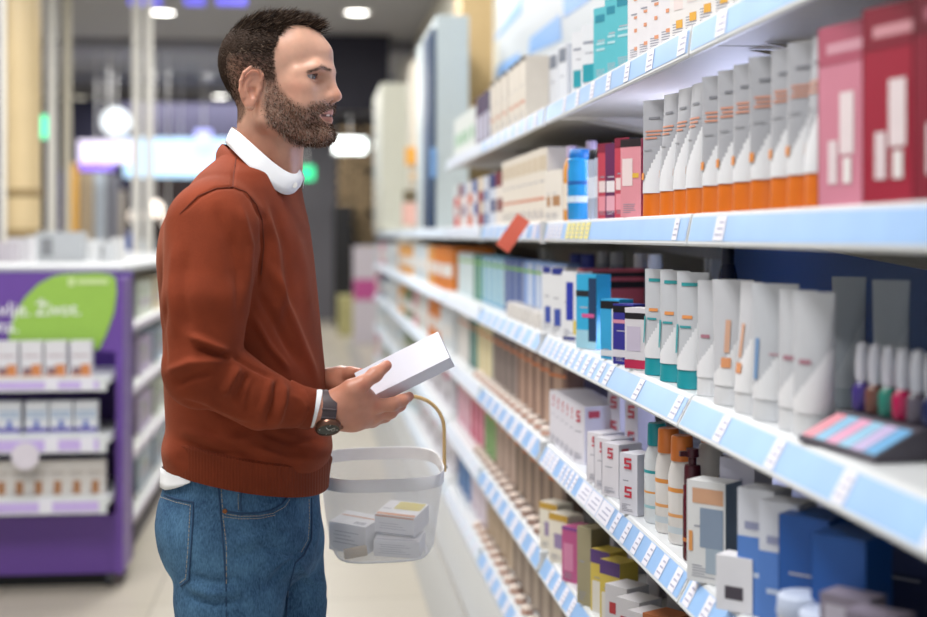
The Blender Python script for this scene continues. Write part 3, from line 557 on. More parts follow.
for i, (c, nm) in enumerate((('4a3a8c', 'violet'), ('7c5248', 'brown'), ('2f8a7a', 'green'), ('c81f5c', 'magenta'), ('6c6472', 'grey'), ('1c2a5c', 'navy'))):
    p = R2 @ Vector((-.068 + i * .0295, .020, 0)); o = polish(c)(); o.location = (.640 + p.x, yu(878, .640) + p.y, stz + .0375); tag(o, nm + ' nail polish with tall white cap standing on the tester stand', 'nail polish', 'nail polish bottles on the stand')
# --- fourth shelf
W_F = 'on the fourth shelf'
def S_(x0, x1, z0, z1, c, f='f'):
    'small S-like mark of five bars'
    h_ = (z1 - z0) / 5; w_ = (x1 - x0) * .28
    return ((f, x0, x1, z1 - h_, z1, c), (f, x0, x0 + w_, z0 + 2 * h_, z1, c), (f, x0, x1, z0 + 2 * h_, z0 + 3 * h_, c), (f, x1 - w_, x1, z0, z0 + 3 * h_, c), (f, x0, x1, z0, z0 + h_, c))
rm = S_(.34, .66, .72, .92, 'd0485c') + ( ('f', .2, .8, .1, .12, 'b8bac8'), ('r', .1, .4, .80, .92, 'd0485c'))
row('rw1', lambda: carton(.050, .10, .128, 'e8e6f0', rm), [572, 577, 582, 587, 592, 597], F4, .645, 22, 'small white carton with red mark', 'carton', W_F, 'small red-marked cartons')
row('rw2', lambda: carton(.050, .06, .104, 'eceaf2', rm + (('l', 0, 1, 0, 1, 'e2e2ee'),)), [606, 614, 622], F4, .61, 28, 'low white carton with red mark, in front', 'carton', W_F, 'low red-marked cartons')
row('lav', lambda: carton(.10, .14, .20, 'b9b6e4', (('f', .1, .9, .1, .8, 'c8c6ee'),)), [566, 583, 602], F4, .83, 6, 'tall lavender carton behind the small white ones', 'carton', W_F, 'lavender cartons')
row('rw3', lambda: carton(.040, .05, .158, 'e6e4ee', S_(.25, .75, .78, .95, 'd0485c') + S_(.25, .75, .42, .6, 'd0485c')), [622, 640], F4, .70, 30, 'tall narrow white carton with two red marks', 'carton', W_F, 'tall red-marked cartons')
row('rw4', lambda: carton(.046, .05, .112, 'e8e8f2', S_(.3, .7, .28, .46, 'd0384c') + S_(.3, .7, .75, .93, 'd0384c')), [638], F4, .60, 32, 'white carton with two red marks left of the teal-capped bottle', 'carton', '', None)
row('tealcap', lambda: bottlep(.026, .178, 'e6ecf0', '159aa6', .040, .0165, oval=.75, marks=((.5, .53, '2aa0a8'), (.3, .32, 'e8a050'), (.15, .18, '9cc8d0'))), [657], F4, .615, 30, 'white bottle with teal cap on the fourth shelf', 'bottle', '', None)
row('orcap', lambda: bottlep(.026, .180, 'ece9e6', 'e8843c', .042, .018, oval=.75, marks=((.48, .52, 'e89a4a'), (.25, .28, 'e8a86a'), (.1, .16, 'c8d4dc'))), [668.5, 682], F4, .615, 30, 'white bottle with orange cap', 'bottle', W_F, 'orange-capped bottles')
row('orcap2', lambda: bottlep(.028, .190, 'dcdad8', 'd8803c', .040, .019, marks=((.2, .5, 'c8b8a8'),)), [712], F4, .70, 0, 'orange-capped bottle behind the beige-labelled tube', 'bottle', W_F, None)
row('spray', lambda: bottlep(.0155, .150, '5a1424', '4a1020', .030, .013, marks=((.2, .24, 'c87a3c'),), trigger=True, name='spray_bottle'), [692.5], F4, .60, 0, 'slim dark red spray bottle on the fourth shelf', 'bottle', '', None)
row('beigetube', lambda: carton(.066, .045, .150, 'e6e8ea', (('f', .15, .95, .78, .93, 'd8a888'), ('f', .35, .95, .35, .74, '8a9cb4'), ('f', .5, .95, .1, .35, 'a8b8c8'), ('f', .06, .16, .3, .5, 'e8a05a'), ('r', 0, 1, 0, 1, '7c90a8'))), [714], F4, .595, 42, 'white carton with beige band and blue-grey flash', 'carton', W_F, None)
row('dgb', lambda: bottlep(.022, .165, '5a6c80', '3c4450', .03, .014), [729], F4, .66, 0, 'slate grey bottle beside the beige-banded carton', 'bottle', W_F, None)
row('lavb', lambda: carton(.060, .05, .180, 'ccccde', (('f', .2, .7, .55, .58, 'a8a8c8'),)), [746], F4, .65, 40, 'lavender-grey tall carton behind the small white pack', 'carton', W_F, None)
row('smallw', lambda: carton(.055, .035, .075, 'eeeef4', (('f', .25, .75, .22, .46, '4a4450'),)), [740], F4, .585, 45, 'small white pack with dark square, at the shelf edge', 'pack', '', None)
row('bw1', lambda: carton(.056, .05, .170, 'dfe3ee', (('f', 0, 1, 0, .62, '5a8ad8'), ('f', .2, .8, .68, .74, '9aa0c0'), ('f', .2, .8, .3, .34, 'c8d8f4'))), [765, 788], F4, .615, 42, 'white carton with blue lower half', 'carton', W_F, 'blue and white cartons')
row('bl2', lambda: carton(.068, .07, .163, '1f5cae', (('f', .3, .5, .2, .28, '8ab0e4'), ('l', 0, 1, 0, 1, '1a4e98'))), [817, 852], F4, .635, 42, 'plain blue carton', 'carton', W_F, 'blue cartons on the fourth shelf')
row('jar', lambda: bottlep(.030, .085, 'e4e8f2', 'c8d4ec', .025, .030, neck=False, marks=((.2, .5, '4a7ad8'),), name='jar'), [803, 826], F4, .585, 0, 'round white and blue jar at the shelf edge', 'jar', W_F, 'jars low at the right')
row('slate', lambda: carton(.06, .04, .115, '8c8496', (('f', .1, .9, .5, .9, 'c4c0d0'), ('f', .1, .9, .1, .3, '3a3050'))), [853, 880, 910], F4, .60, 40, 'grey-mauve carton low in the corner', 'carton', W_F, 'grey-mauve cartons')
row('darkb', lambda: carton(.08, .08, .15, '26305c', (('f', .1, .9, .6, .9, '3c4878'),)), [880, 920], F4, .77, 40, 'dark blue carton behind the grey-mauve ones', 'carton', W_F, 'dark blue cartons')
# --- fifth shelf
W_5 = 'on the fifth shelf'
row('yw', lambda: carton(.070, .05, .118, 'ece6d8', (('f', 0, 1, .86, 1, 'c8a040'), ('f', .3, .8, .3, .6, '9a88b0'))), [556, 566], F5, .61, 30, 'cream carton with gold head', 'carton', W_5, 'gold-headed cartons')
row('mag', lambda: carton(.060, .06, .125, 'c0588e', (('f', .1, .6, .2, .7, 'd88ab0'), ('f', 0, 1, .94, 1, '8a4a98'))), [580.5], F5, .61, 35, 'magenta carton on the fifth shelf', 'carton', '', None)
row('oliv', lambda: carton(.050, .05, .165, 'a29a7c', (('r', 0, 1, 0, 1, '8a8266'),)), [593.5], F5, .60, 25, 'olive grey carton right of the magenta one', 'carton', '', None)
row('yp', lambda: carton(.060, .05, .130, 'dcc458', (('f', 0, 1, .78, 1, '5a3a80'), ('f', .1, .9, .0, .5, 'e8e4dc'))), [609, 619], F5, .62, 30, 'yellow carton with purple head', 'carton', W_5, 'yellow and purple cartons')
row('w5', lambda: carton(.060, .06, .110, 'dedce0', (('f', .2, .5, .5, .7, 'c03c44'), ('f', .55, .8, .3, .5, '2c4a3c'), ('f', .2, .8, .1, .14, '8a8a94'))), [627, 639, 651], F5, .61, 32, 'white carton with small red and green marks', 'carton', W_5, 'red-green marked cartons')
row('br5', lambda: carton(.060, .06, .125, 'b0683c', (('f', .2, .8, .2, .5, 'd8a888'),)), [667, 681], F5, .62, 32, 'brown carton', 'carton', W_5, 'brown cartons on the fifth shelf')
row('gr5', lambda: carton(.050, .08, .16, 'b8b6be', ()), [622, 645, 668, 690], F5, .78, 20, 'grey carton in the second row', 'carton', W_5, 'grey cartons in the second row')
# --- third and fourth bays
def yrow(key, fn, y0, y1, n, z, X, turn, desc, cat, where, group, rv=0):
    for i in range(n):
        Y = y1 + (y0 - y1) * (i + .5) / n
        put(key, fn, X + random.uniform(-rv, rv), Y, z, turn, desc + ', ' + nth(i, n) + ' ' + where, cat, group)
B34 = 'in the third bay'
yrow('cr_eye', lambda: carton(.095, .12, .195, 'eee6da', (('f', 0, 1, .3, .34, 'e0987c'), ('f', .1, .9, .7, .9, 'd8c8b0'), ('l', 0, 1, .3, .33, 'e0a890'), ('l', .3, .7, .42, .62, 'a8744c'))), 3.58, 4.38, 8, TOPZ[EY], .66, 6, 'cream carton with coral line', 'carton', 'on the eye-level shelf', 'cream cartons at eye level')
for i, c in enumerate((('7a1c30', 'dark red', 'f0e8e0'), ('2a3a78', 'navy', 'd8e0f0'), ('d8dce8', 'pale grey', '8a9cc0'), ('e8d8c0', 'sand', 'a03c3c'), ('4a6ab0', 'blue', 'e8ecf4'), ('efe9e4', 'ivory', 'e07858'), ('b8c4dc', 'blue-grey', 'f0f0f4'), ('8a2c40', 'wine red', 'e8d0c8'), ('e6eef0', 'white', 'e05a5a'))):
    put('mix%d' % i, lambda c=c: carton(.11, .10, .17, c[2], (('f', 0, 1, .72, 1, c[0]), ('f', .2, .8, .25, .5, c[0]), ('l', 0, 1, .72, 1, c[0]))), .65, 4.46 + i * .165, TOPZ[EY], 8, '%s-topped carton on the eye-level shelf towards the far bays' % c[1], 'carton', 'mixed cartons at eye level')
wob = P('f2745c'); o = MB().box((-.02, 0, -.05), (.02, .002, .05), wob).build('shelf_talker', loc=(.525, yu(513, .525), 1.405)); o.rotation_euler = (0, math.radians(35), 0); tag(o, 'small red shelf tag sticking out of the eye-level rail', 'tag')
seqs = [
    (TH3, .170, [('8fb0e8', 'd8e4f8', 'light blue', 4), ('3a5c9c', '8a94b8', 'slate blue', 3), ('7ab4d8', 'cfe8ea', 'sky blue', 4), ('2f7a72', 'a8d0b8', 'teal', 2), ('cfe4ea', 'eef4f4', 'icy', 4)]),
    (F4, .185, [('8c6e62', 'c8a894', 'brown', 5), ('6e6460', 'a89890', 'taupe', 4), ('e6d49a', 'f0ead0', 'straw', 3), ('3c6a66', '9cc0b4', 'dark teal', 2), ('e4e0da', 'f4f2ee', 'off-white', 3)]),
    (F5, .190, [('7c6a5e', 'b09a88', 'brown-grey', 5), ('9a8478', 'd0b8a8', 'fawn', 3), ('5c8a4a', 'a8c890', 'green', 2), ('c8506c', 'f0b0c0', 'rose', 3), ('e4a0b4', 'f6dce4', 'pale pink', 3)]),
    ('bottom', .190, [('8a7a70', 'b8a898', 'grey-brown', 5), ('a89078', 'd0bca4', 'tan', 4), ('d8c8d8', 'efe6ee', 'pale lilac', 3), ('2c5a9c', '8ab0dc', 'strong blue', 3)])]
for sh, h, seq in seqs:
    tot = sum(q[3] for q in seq); y = 3.50; st = (5.95 - 3.50) / tot
    for c0_, c1_, nm, n_ in seq:
        for i in range(n_):
            put('slim%s%s' % (sh, nm), lambda: carton(.100, .05, h, c0_, (('f', .25, .75, .05, .95, c1_), ('l', .1, .9, .55, .95, c1_), ('f', 0, 1, .80, .84, 'e8843c' if sh != TH3 else '8ac83c'), ('l', 0, 1, .80, .84, 'e8843c' if sh != TH3 else '8ac83c'))), .655, y + st / 2, TOPZ[sh], 16,
                '%s slim pack past the bay joint, %s shelf, %s of its colour' % (nm, sh, nth(n_ - 1 - i, n_) if n_ > 1 else 'only one'), 'pack', 'slim packs on the %s shelf' % sh)
            y += st
def tester(c0_, c1_):
    def fn():
        mb = MB(); mb.lathe([(.016, 0), (.018, .004), (.018, .022), (.010, .026), (.001, .027)], P(c0_), 16); o = mb.build('tester_pot', smooth=True); q = MB(); q.lathe([(.0185, .006), (.0185, .014)], P(c1_), 16, cap=False); q.build('colour_band', o, smooth=True); return o
    return fn
for sh, c0_, c1_ in ((F4, 'f0e2d8', 'd8a08c'), (F5, 'efdccf', '8a5c50'), ('bottom', 'f0e0d4', 'c88c74')):
    yrow('test' + sh, tester(c0_, c1_), 3.48, 5.1, 14, TOPZ[sh], .600, 0, 'small cream tester pot', 'tester', 'along the edge of the %s shelf' % sh, 'tester pots on the %s shelf' % sh)
yrow('cyl3', lambda: bottlep(.024, .045, 'f0ece8', 'e4e0dc', .015, .022, neck=False, name='jar'), 3.48, 4.2, 7, TOPZ[TH3], .602, 0, 'short white jar', 'jar', 'along the edge of the third shelf', 'white jars at the shelf edge')
# --- fifth and farther bays
def dots():
    return carton(.34, .2, .22, 'ece8f0', (('f', .15, .35, .55, .85, 'e02c74'), ('f', .55, .7, .6, .8, 'e8558c'), ('f', .4, .55, .15, .35, '3a2430'), ('l', .2, .45, .5, .8, 'e02c74'), ('l', .6, .8, .2, .4, '34202c')))
for sh, nm in ((F5, 'fifth'), ('bottom', 'bottom')):
    yrow('dots', dots, 6.15, 8.1, 4, TOPZ[sh], .72, 3, 'white pack with pink dots', 'pack', 'on the %s shelf of the fifth bay' % nm, 'pink-dotted packs')
cs = [('e8862c', 'orange'), ('f0b060', 'amber'), ('e6ecef', 'white'), ('cfe0ea', 'pale blue'), ('e4a0b0', 'pink'), ('7a8a68', 'olive'), ('d8d4c8', 'bone'), ('5a6a90', 'steel blue')]
def far(y0, y1, n, baynm, pick):
    for sh in LOW[:4]:
        use = {}
        for i in range(n):
            c, nm = cs[pick(sh, i) % len(cs)]; use[nm] = use.get(nm, 0) + 1; w_ = (y1 - y0) / n
            put('far%s%d' % (c, int(w_ * 100)), lambda: carton(w_ * .86, .18, .18, c, (('f', .1, .9, .3, .6, 'f0f0ee' if c != 'e6ecef' else 'c8d4dc'),)), .69, y0 + w_ * (i + .5), TOPZ[sh], 6, '%s pack, %s of its colour, %s shelf of the %s bay' % (nm, ORD[use[nm] - 1], sh, baynm), 'pack', 'packs on the %s shelf of the %s bay' % (sh, baynm))
rr = random.Random(4)
for sh in (TH3, F4):
    use = {}
    for i in range(6):
        c, nm = cs[{TH3: (0, 0, 1, 2, 3, 2), F4: (2, 0, 0, 2, 6, 4)}[sh][i]]; use[nm] = use.get(nm, 0) + 1
        put('f5' + c, lambda: carton(.30, .18, .19, c, (('f', .1, .9, .3, .6, 'f4f2ee'),)), .69, 6.25 + i * .34, TOPZ[sh], 6, '%s pack, %s of its colour, %s shelf of the fifth bay' % (nm, ORD[use[nm] - 1], sh), 'pack', 'packs on the %s shelf of the fifth bay' % sh)
far(8.25, 11.1, 5, 'sixth', lambda s, i: rr.choice((2, 3, 2, 5, 1, 6)))
far(11.3, 12.6, 2, 'seventh', lambda s, i: rr.choice((2, 3, 4, 6, 2, 7)))
# ================================================================= purple stand at the left
VIO = mat('purple_board', hexc('67449a'), rough=.4); VID = mat('deep_purple_board', hexc('4a2a80'), rough=.45); LILR = mat('lilac_rail', hexc('c3aee6'), rough=.35); GRN = mat('lime_green', hexc('93bd4e'), rough=.4)
YD = 5.69; XR = -.745; XL = -1.78
ps = empty('promotion_stand', (0, YD, 0)); tag(ps, 'purple promotion stand with green header and three lilac shelves', 'stand')
z_t = zv(273, XR, YD); zb = .055
MB().box((XL, .26, zb), (XR, .30, z_t), VID).build('back_board', ps); MB().box((XR - .03, -.02, zb), (XR, .30, z_t - .02), VIO).build('side_board', ps); MB().box((XL, -.02, zb), (XL + .03, .30, z_t - .02), VIO).build('side_board', ps)
zbase = zv(514, XR, YD); MB().box((XL + .03, 0, zb), (XR - .03, .26, zbase), VIO).build('base_box', ps)
MB().box((XL + .1, .05, 0), (XR - .06, .25, zb), BLK).build('plinth', ps)
for x_ in (XR - .06, XL + .06):
    c_ = MB(); c_.tube([(x_ - .012, .03, .027), (x_ + .012, .03, .027)], .026, mat('dark_caster', hexc('2a2c36'), rough=.4), 16); c_.build('caster', ps, smooth=True)
hz0, hz1 = zv(346, XR, YD), z_t
MB().box((XL, -.02, hz0 - .02), (XR - .03, .0, hz1), VIO).build('header_board', ps)
hb2 = COL.objects.get('header_board.001') or COL.objects['header_board']
def pt(u, v): return (xu(u, YD - .03), zv(v, -.9, YD - .03))
out = [pt(*q) for q in ((8, 345), (9, 330), (15, 312), (25, 297), (38, 284), (52, 276.5), (62, 274), (98, 273), (110, 274.5), (115.5, 279), (116.5, 292), (114, 312), (107, 332), (99, 349), (95, 351), (92, 343), (50, 343.5))]
g_ = MB(); g_.loft([[(x, -.026, z) for x, z in out], [(x, -.0205, z) for x, z in out]], GRN); g_.build('green_leaf_panel', hb2)
def text(s, x, z, size, M, parent, y=-.0275):
    c = bpy.data.curves.new('header_text', 'FONT'); c.body = s; c.size = size; c.extrude = .0006; c.materials.append(M); o = bpy.data.objects.new('header_text', c); COL.objects.link(o); o.parent = parent; o.location = (x, y, z); o.rotation_euler = (math.pi / 2, 0, 0); bpy.context.view_layer.update(); me = bpy.data.meshes.new_from_object(o); q = bpy.data.objects.new('header_text', me); COL.objects.link(q); q.parent = parent; q.matrix_basis = o.matrix_basis; bpy.data.objects.remove(o); return q
WT = mat('white_print', (.9, .9, .92), rough=.5, var=0)
sz = 17.5 / 250 * 1.0
x_, z_ = pt(35, 315); text('Život.', x_, z_, .074, WT, hb2)
x_, z_ = pt(-33, 315.5); text('Zdravlje.', x_ - .035, z_, .078, WT, hb2)
x_, z_ = pt(-14, 332); text('ma.', x_ + .015, z_, .078, WT, hb2)
x_, z_ = pt(68, 286); mb = MB(); mb.box((x_, -.0285, z_), (x_ + .025, -.027, z_ + .032), mat('pale_green_print', hexc('c8dca0'))); mb.box((x_ + .035, -.0285, z_ + .008), (x_ + .155, -.027, z_ + .026), MATS['pale_green_print']); mb.build('logo_mark', hb2)
SHV = [(377, 391), (435, 452.5), (497, 513.5)]
for i, (va, vb) in enumerate(SHV):
    za, zb_ = zv(va, -.9, YD - .16), zv(vb, -.9, YD - .16); xr_ = xu(107, YD - .16)
    s_ = MB().box((XL + .03, -.16, (za + zb_) / 2), (XR - .034, .26, za), SHW).build('shelf_board', ps)
    r_ = MB(); r_.box((XL + .03, -.172, zb_), (xr_, -.16, za), SHW); r_.box((XL + .03, -.1735, zb_ + .010), (xr_ - .03, -.172, za - .016), LILR)
    for x_ in (xu(44, 5.5), xu(80, 5.5)) if i != 2 else (xu(38, 5.5),): r_.box((x_, -.175, zb_ + .004), (x_ + .05, -.1735, za - .004), RAILW)
    r_.build('price_rail', s_)
wb = MB().lathe([(.0001, -.003), (.052, -.003), (.052, .003), (.0001, .003)], P('e8e2ee'), 32); wbo = wb.build('round_shelf_talker', loc=(xu(25, YD - .19), YD - .185, zv(455, -.9, YD - .18)), smooth=True); wbo.rotation_euler.x = math.pi / 2; tag(wbo, 'round white shelf tag hanging from the middle lilac shelf', 'tag')
def ppack(h, kind):
    if kind == 0: return lambda: carton(.082, .06, h, 'e8e8ee', (('f', .1, .9, .55, .62, 'c8b8c0'), ('f', .1, .55, .04, .26, '8a6a70'), ('f', .5, .95, .04, .34, 'd88a50'), ('f', 0, 1, 0, .05, 'd8946a')))
    if kind == 1: return lambda: carton(.086, .06, h, 'e9edf4', (('f', .05, .95, .62, .72, 'b0c8e4'), ('f', .05, .95, .50, .56, '9cbce0'), ('f', .4, .6, .2, .42, '4a6ac8'), ('f', 0, 1, .06, .2, '6c60b8')))
    return lambda: carton(.072, .06, h, 'dedad6', (('f', .1, .9, .6, .7, 'c8c0ba'), ('f', .3, .7, .04, .42, 'b07a50')))
for i, us in enumerate(((-14, 8.5, 33, 57, 82), (-12, 11, 38, 62.5, 87), (-16, 3, 21, 40, 59, 78, 96.5))):
    z_ = zv(SHV[i][0], -.9, YD - .16); h = ((.135, .125, .135)[i])
    for j, u in enumerate(us):
        n_ = len(us); put('pp%d' % i, ppack(h, i), xu(u, YD - .09), YD - .09, z_, 90, ('white carton with amber picture', 'white carton with blue band', 'grey-white carton with brown drop')[i] + ', %s on the %s shelf of the purple stand' % (nth(j, n_), ('upper', 'middle', 'lower')[i]), 'carton', 'cartons on the %s shelf of the purple stand' % ('upper', 'middle', 'lower')[i])
# gondola behind the stand, seen along its side and over its top
ga = empty('low_gondola', (0, 0, 0)); tag(ga, 'long low white gondola with purple shelf edges behind the purple stand', 'shelving')
GW_ = mat('gondola_white', hexc('e2e4e2'), rough=.5)
MB().box((-1.45, 6.05, 0.05), (-1.2, 11.9, 1.24), GW_).build('core', ga); MB().box((-1.75, 6.02, 1.24), (-.80, 11.9, 1.265), mat('gondola_top', hexc('bfc2c4'), rough=.6)).build('top_board', ga)
MB().box((-1.7, 6.05, 0), (-.80, 11.9, .05), mat('gondola_kick', hexc('6e6a70'), rough=.6)).build('kick_base', ga)
for i, z_ in enumerate((.16, .44, .72, 1.0)):
    s_ = MB().box((-1.2, 6.05, z_ - .02), (-.78, 11.9, z_), GW_).build('shelf_board', ga); MB().box((-.78, 6.05, z_ - .022), (-.772, 11.9, z_ + .004), mat('mauve_rail', hexc('c9c2d0'), rough=.4)).build('price_rail', s_)
    for j in range(7):
        c, nm = (('e6e8ea', 'white'), ('d8e0d0', 'pale green'), ('b8c8d8', 'blue-grey'), ('e8d8b8', 'buff'), ('c8b8d8', 'lilac'))[rr.randrange(5)]
        put('gg' + c, lambda: carton(.55, .2, .17, c, (('f', .1, .9, .3, .5, 'b8b0b8'), ('f', .2, .5, .6, .8, '9cac8c'))), -.93, 6.4 + j * .75, z_, 180, '%s pack, %s from near end, %s shelf of the low gondola' % (nm, ORD[j], ORD[3 - i] if i < 3 else 'uppermost'), 'pack', 'packs on the low gondola')
for j, (u, c, nm, h, w_) in enumerate(((4, 'cfc8d0', 'pale mauve', .10, .16), (22, 'e8e6ea', 'white', .12, .16), (40, 'dfe2e4', 'off-white', .13, .14), (62, 'c4c8cc', 'grey', .15, .30), (84, 'e6e8ea', 'whitish', .10, .10), (96, 'eceef0', 'bright white', .11, .09), (108, 'dcdfe2', 'silvery', .10, .09), (118, 'e8e8e8', 'chalky', .12, .08))):
    Y_ = 7.2 + .22 * (j % 3); put('tp%d' % j, lambda: carton(w_ * .75, .14, h, c, (('f', .1, .35, .2, .8, '8a8c90'),)), xu(u, Y_), Y_, 1.2655, 90, '%s box standing on the top board behind the purple stand' % nm, 'box', 'boxes on top of the low gondola')

for o in bpy.data.objects:
    if 'label' in o and len(o['label'].split()) > 16: print('LONG', o.name, o['label'])
# ================================================================= the man
def skin_mat(name):
    M = mat(name, hexc('d09a7c'), rough=.38, var=0, sss=.12, bump=.25, bscale=900)
    nt = M.node_tree; b = nt.nodes['Principled BSDF']
    at = nt.nodes.new('ShaderNodeAttribute'); at.attribute_name = 'tint'
    n = nt.nodes.new('ShaderNodeTexNoise'); n.inputs['Scale'].default_value = 38; n.inputs['Detail'].default_value = 6
    tc = nt.nodes.new('ShaderNodeTexCoord'); nt.links.new(tc.outputs['Object'], n.inputs['Vector'])
    r = nt.nodes.new('ShaderNodeMapRange'); r.inputs[1].default_value = .3; r.inputs[2].default_value = .7; r.inputs[3].default_value = .90; r.inputs[4].default_value = 1.07
    mx = nt.nodes.new('ShaderNodeMix'); mx.data_type = 'RGBA'; mx.blend_type = 'MULTIPLY'; mx.inputs[0].default_value = 1
    nt.links.new(n.outputs[0], r.inputs[0]); nt.links.new(at.outputs['Color'], mx.inputs[6]); nt.links.new(r.outputs[0], mx.inputs[7]); nt.links.new(mx.outputs[2], b.inputs['Base Color'])
    return M
SKIN = skin_mat('skin')
def knit(name, col, rib=None):
    M = mat(name, col, rough=.85, var=0, spec=.2); nt = M.node_tree; b = nt.nodes['Principled BSDF']
    b.inputs['Sheen Weight'].default_value = .10; b.inputs['Sheen Roughness'].default_value = .4; b.inputs['Sheen Tint'].default_value = (1, .55, .35, 1)
    tc = nt.nodes.new('ShaderNodeTexCoord')
    n = nt.nodes.new('ShaderNodeTexNoise'); n.inputs['Scale'].default_value = 500; n.inputs['Detail'].default_value = 3
    n3 = nt.nodes.new('ShaderNodeTexNoise'); n3.inputs['Scale'].default_value = 14; n3.inputs['Detail'].default_value = 5
    for q in (n, n3): nt.links.new(tc.outputs['Object'], q.inputs['Vector'])
    add = nt.nodes.new('ShaderNodeMath'); add.operation = 'MULTIPLY_ADD'; add.inputs[1].default_value = .35
    nt.links.new(n.outputs[0], add.inputs[0]); nt.links.new(n3.outputs[0], add.inputs[2])
    cr = nt.nodes.new('ShaderNodeMapRange'); cr.inputs[1].default_value = .35; cr.inputs[2].default_value = .95; cr.inputs[3].default_value = 0; cr.inputs[4].default_value = 1
    nt.links.new(add.outputs[0], cr.inputs[0])
    mx = nt.nodes.new('ShaderNodeMix'); mx.data_type = 'RGBA'; mx.inputs[6].default_value = tuple(c * .80 for c in col) + (1,); mx.inputs[7].default_value = tuple(min(1, c * 1.22) for c in col) + (1,)
    nt.links.new(cr.outputs[0], mx.inputs[0]); nt.links.new(mx.outputs[2], b.inputs['Base Color'])
    bp = nt.nodes.new('ShaderNodeBump'); bp.inputs['Strength'].default_value = .5; bp.inputs['Distance'].default_value = .0012
    if rib:
        wv = nt.nodes.new('ShaderNodeTexWave'); wv.inputs['Scale'].default_value = rib[1]; wv.bands_direction = rib[0]; nt.links.new(tc.outputs['Object'], wv.inputs['Vector'])
        nt.links.new(wv.outputs['Fac'], bp.inputs['Height'])
    else: nt.links.new(n.outputs[0], bp.inputs['Height'])
    nt.links.new(bp.outputs[0], b.inputs['Normal']); return M
RUST = hexc('80371f')
KNIT = knit('rust_knit', RUST); RIB = knit('rust_rib', tuple(c * .86 for c in RUST), ('X', 62)); RIBZ = knit('rust_rib_cuff', tuple(c * .93 for c in RUST))
WCLOTH = mat('white_shirt_cotton', (.86, .87, .89), rough=.7, bump=.3, bscale=700)

# ---- head frame ------------------------------------------------------------
TH = math.radians(24); HC = m(277, 76, .045)
ch_, sh_ = math.cos(TH), math.sin(TH)
def H2M(V): V = np.asarray(V, float); return np.stack([V[..., 0] * ch_ + V[..., 1] * sh_ + HC[0], -V[..., 0] * sh_ + V[..., 1] * ch_ + HC[1], V[..., 2] + HC[2]], -1)
def M2H(V):
    V = np.asarray(V, float) - HC; return np.stack([V[..., 0] * ch_ - V[..., 1] * sh_, V[..., 0] * sh_ + V[..., 1] * ch_, V[..., 2]], -1)
hv = Vol((-.135, -.1, -.235), (.135, .1, .12), .00165)
A = lambda p, k=.012: hv.op(p, k)
C_ = lambda p, k=.006: hv.op(p, k, 'cut')
def sym(fn, *pts):
    for s_ in (1, -1): fn(s_, *pts)
A(ell((-.010, 0, .030), (.094, .0745, .073)), .01)
A(ell((-.022, 0, .006), (.066, .066, .066)), .03)
A(ell((.035, 0, .034), (.056, .060, .060)), .02)
A(ell((.032, 0, -.040), (.056, .055, .066)), .03)
A(cap((.086, 0, .035), (.088, 0, .012), .012), .03)
# neck first so that the jaw stays crisp over it
A(cap((-.015, 0, -.050), (-.026, .010, -.190), .0535, .055), .02)
A(cap((.004, 0, -.085), (-.004, .012, -.160), .042, .042), .02)
A(cap((.014, -.038, -.085), (.022, -.016, -.172), .013, .010), .02)
for s in (1, -1):
    A(cap((.002, s * .052, -.045), (.004, s * .050, -.075), .017, .016), .02)
    A(cap((.004, s * .050, -.078), (.066, s * .022, -.106), .0155, .014), .018)
    A(ell((.058, s * .041, -.022), (.026, .019, .019)), .022)
    A(cap((.0925, s * .008, .004), (.0850, s * .034, .0065), .0080, .0072), .018)
    A(cap((.0850, s * .034, .0060), (.060, s * .052, .000), .0066, .0045), .018)
    A(cap((.085, s * .010, -.006), (.088, s * .015, -.040), .0085, .0085), .020)
    A(ell((.060, s * .034, -.055), (.026, .022, .028)), .02)
A(ell((.078, 0, -.060), (.0225, .030, .026)), .016)
A(ell((.078, 0, -.102), (.0215, .024, .018)), .018)
for s in (1, -1):
    C_(ell((.0985, s * .0350, -.0080), (.0195, .0185, .0088)), .010)
# nose
A(cap((.0905, 0, .004), (.1065, 0, -.030), .0078, .0088), .012)
A(ell((.1080, 0, -.0385), (.0125, .0112, .0100)), .006)
for s in (1, -1):
    A(ell((.0980, s * .0130, -.0410), (.0110, .0072, .0085)), .005)
    C_(ell((.1030, s * .0070, -.0490), (.0066, .0038, .0048)), .002)
A(cap((.100, 0, -.048), (.0975, 0, -.055), .004), .006)
# lips
for s in (1, -1):
    A(cap((.0972, s * .003, -.0650), (.0850, s * .0255, -.0715), .0055, .0030), .006)
    A(cap((.0962, 0, -.0795), (.0850, s * .0240, -.0740), .0062, .0030), .006)
    C_(cap((.108, 0, -.0722), (.0900, s * .0235, -.0725), .0022, .0010), .0012)
A(cap((.092, -.010, -.106), (.092, .010, -.106), .011), .012)
# lids
EC = [np.array((.0712, s * .0325, -.0070)) for s in (1, -1)]
for s, e in zip((1, -1), EC):
    hv.op(ell(e, (.0142, .0142, .0142)), .003)
    C_(ell(e + (.006, s * .0026, -.0006), (.0155, .0152, .0046)), .0012)
    A(cap(e + (.0118, -s * .008, .0066), e + (.0070, s * .0125, .0052), .0020, .0018), .003)
    A(cap(e + (.0108, -s * .008, -.0075), e + (.0070, s * .011, -.0062), .0018, .0014), .004)
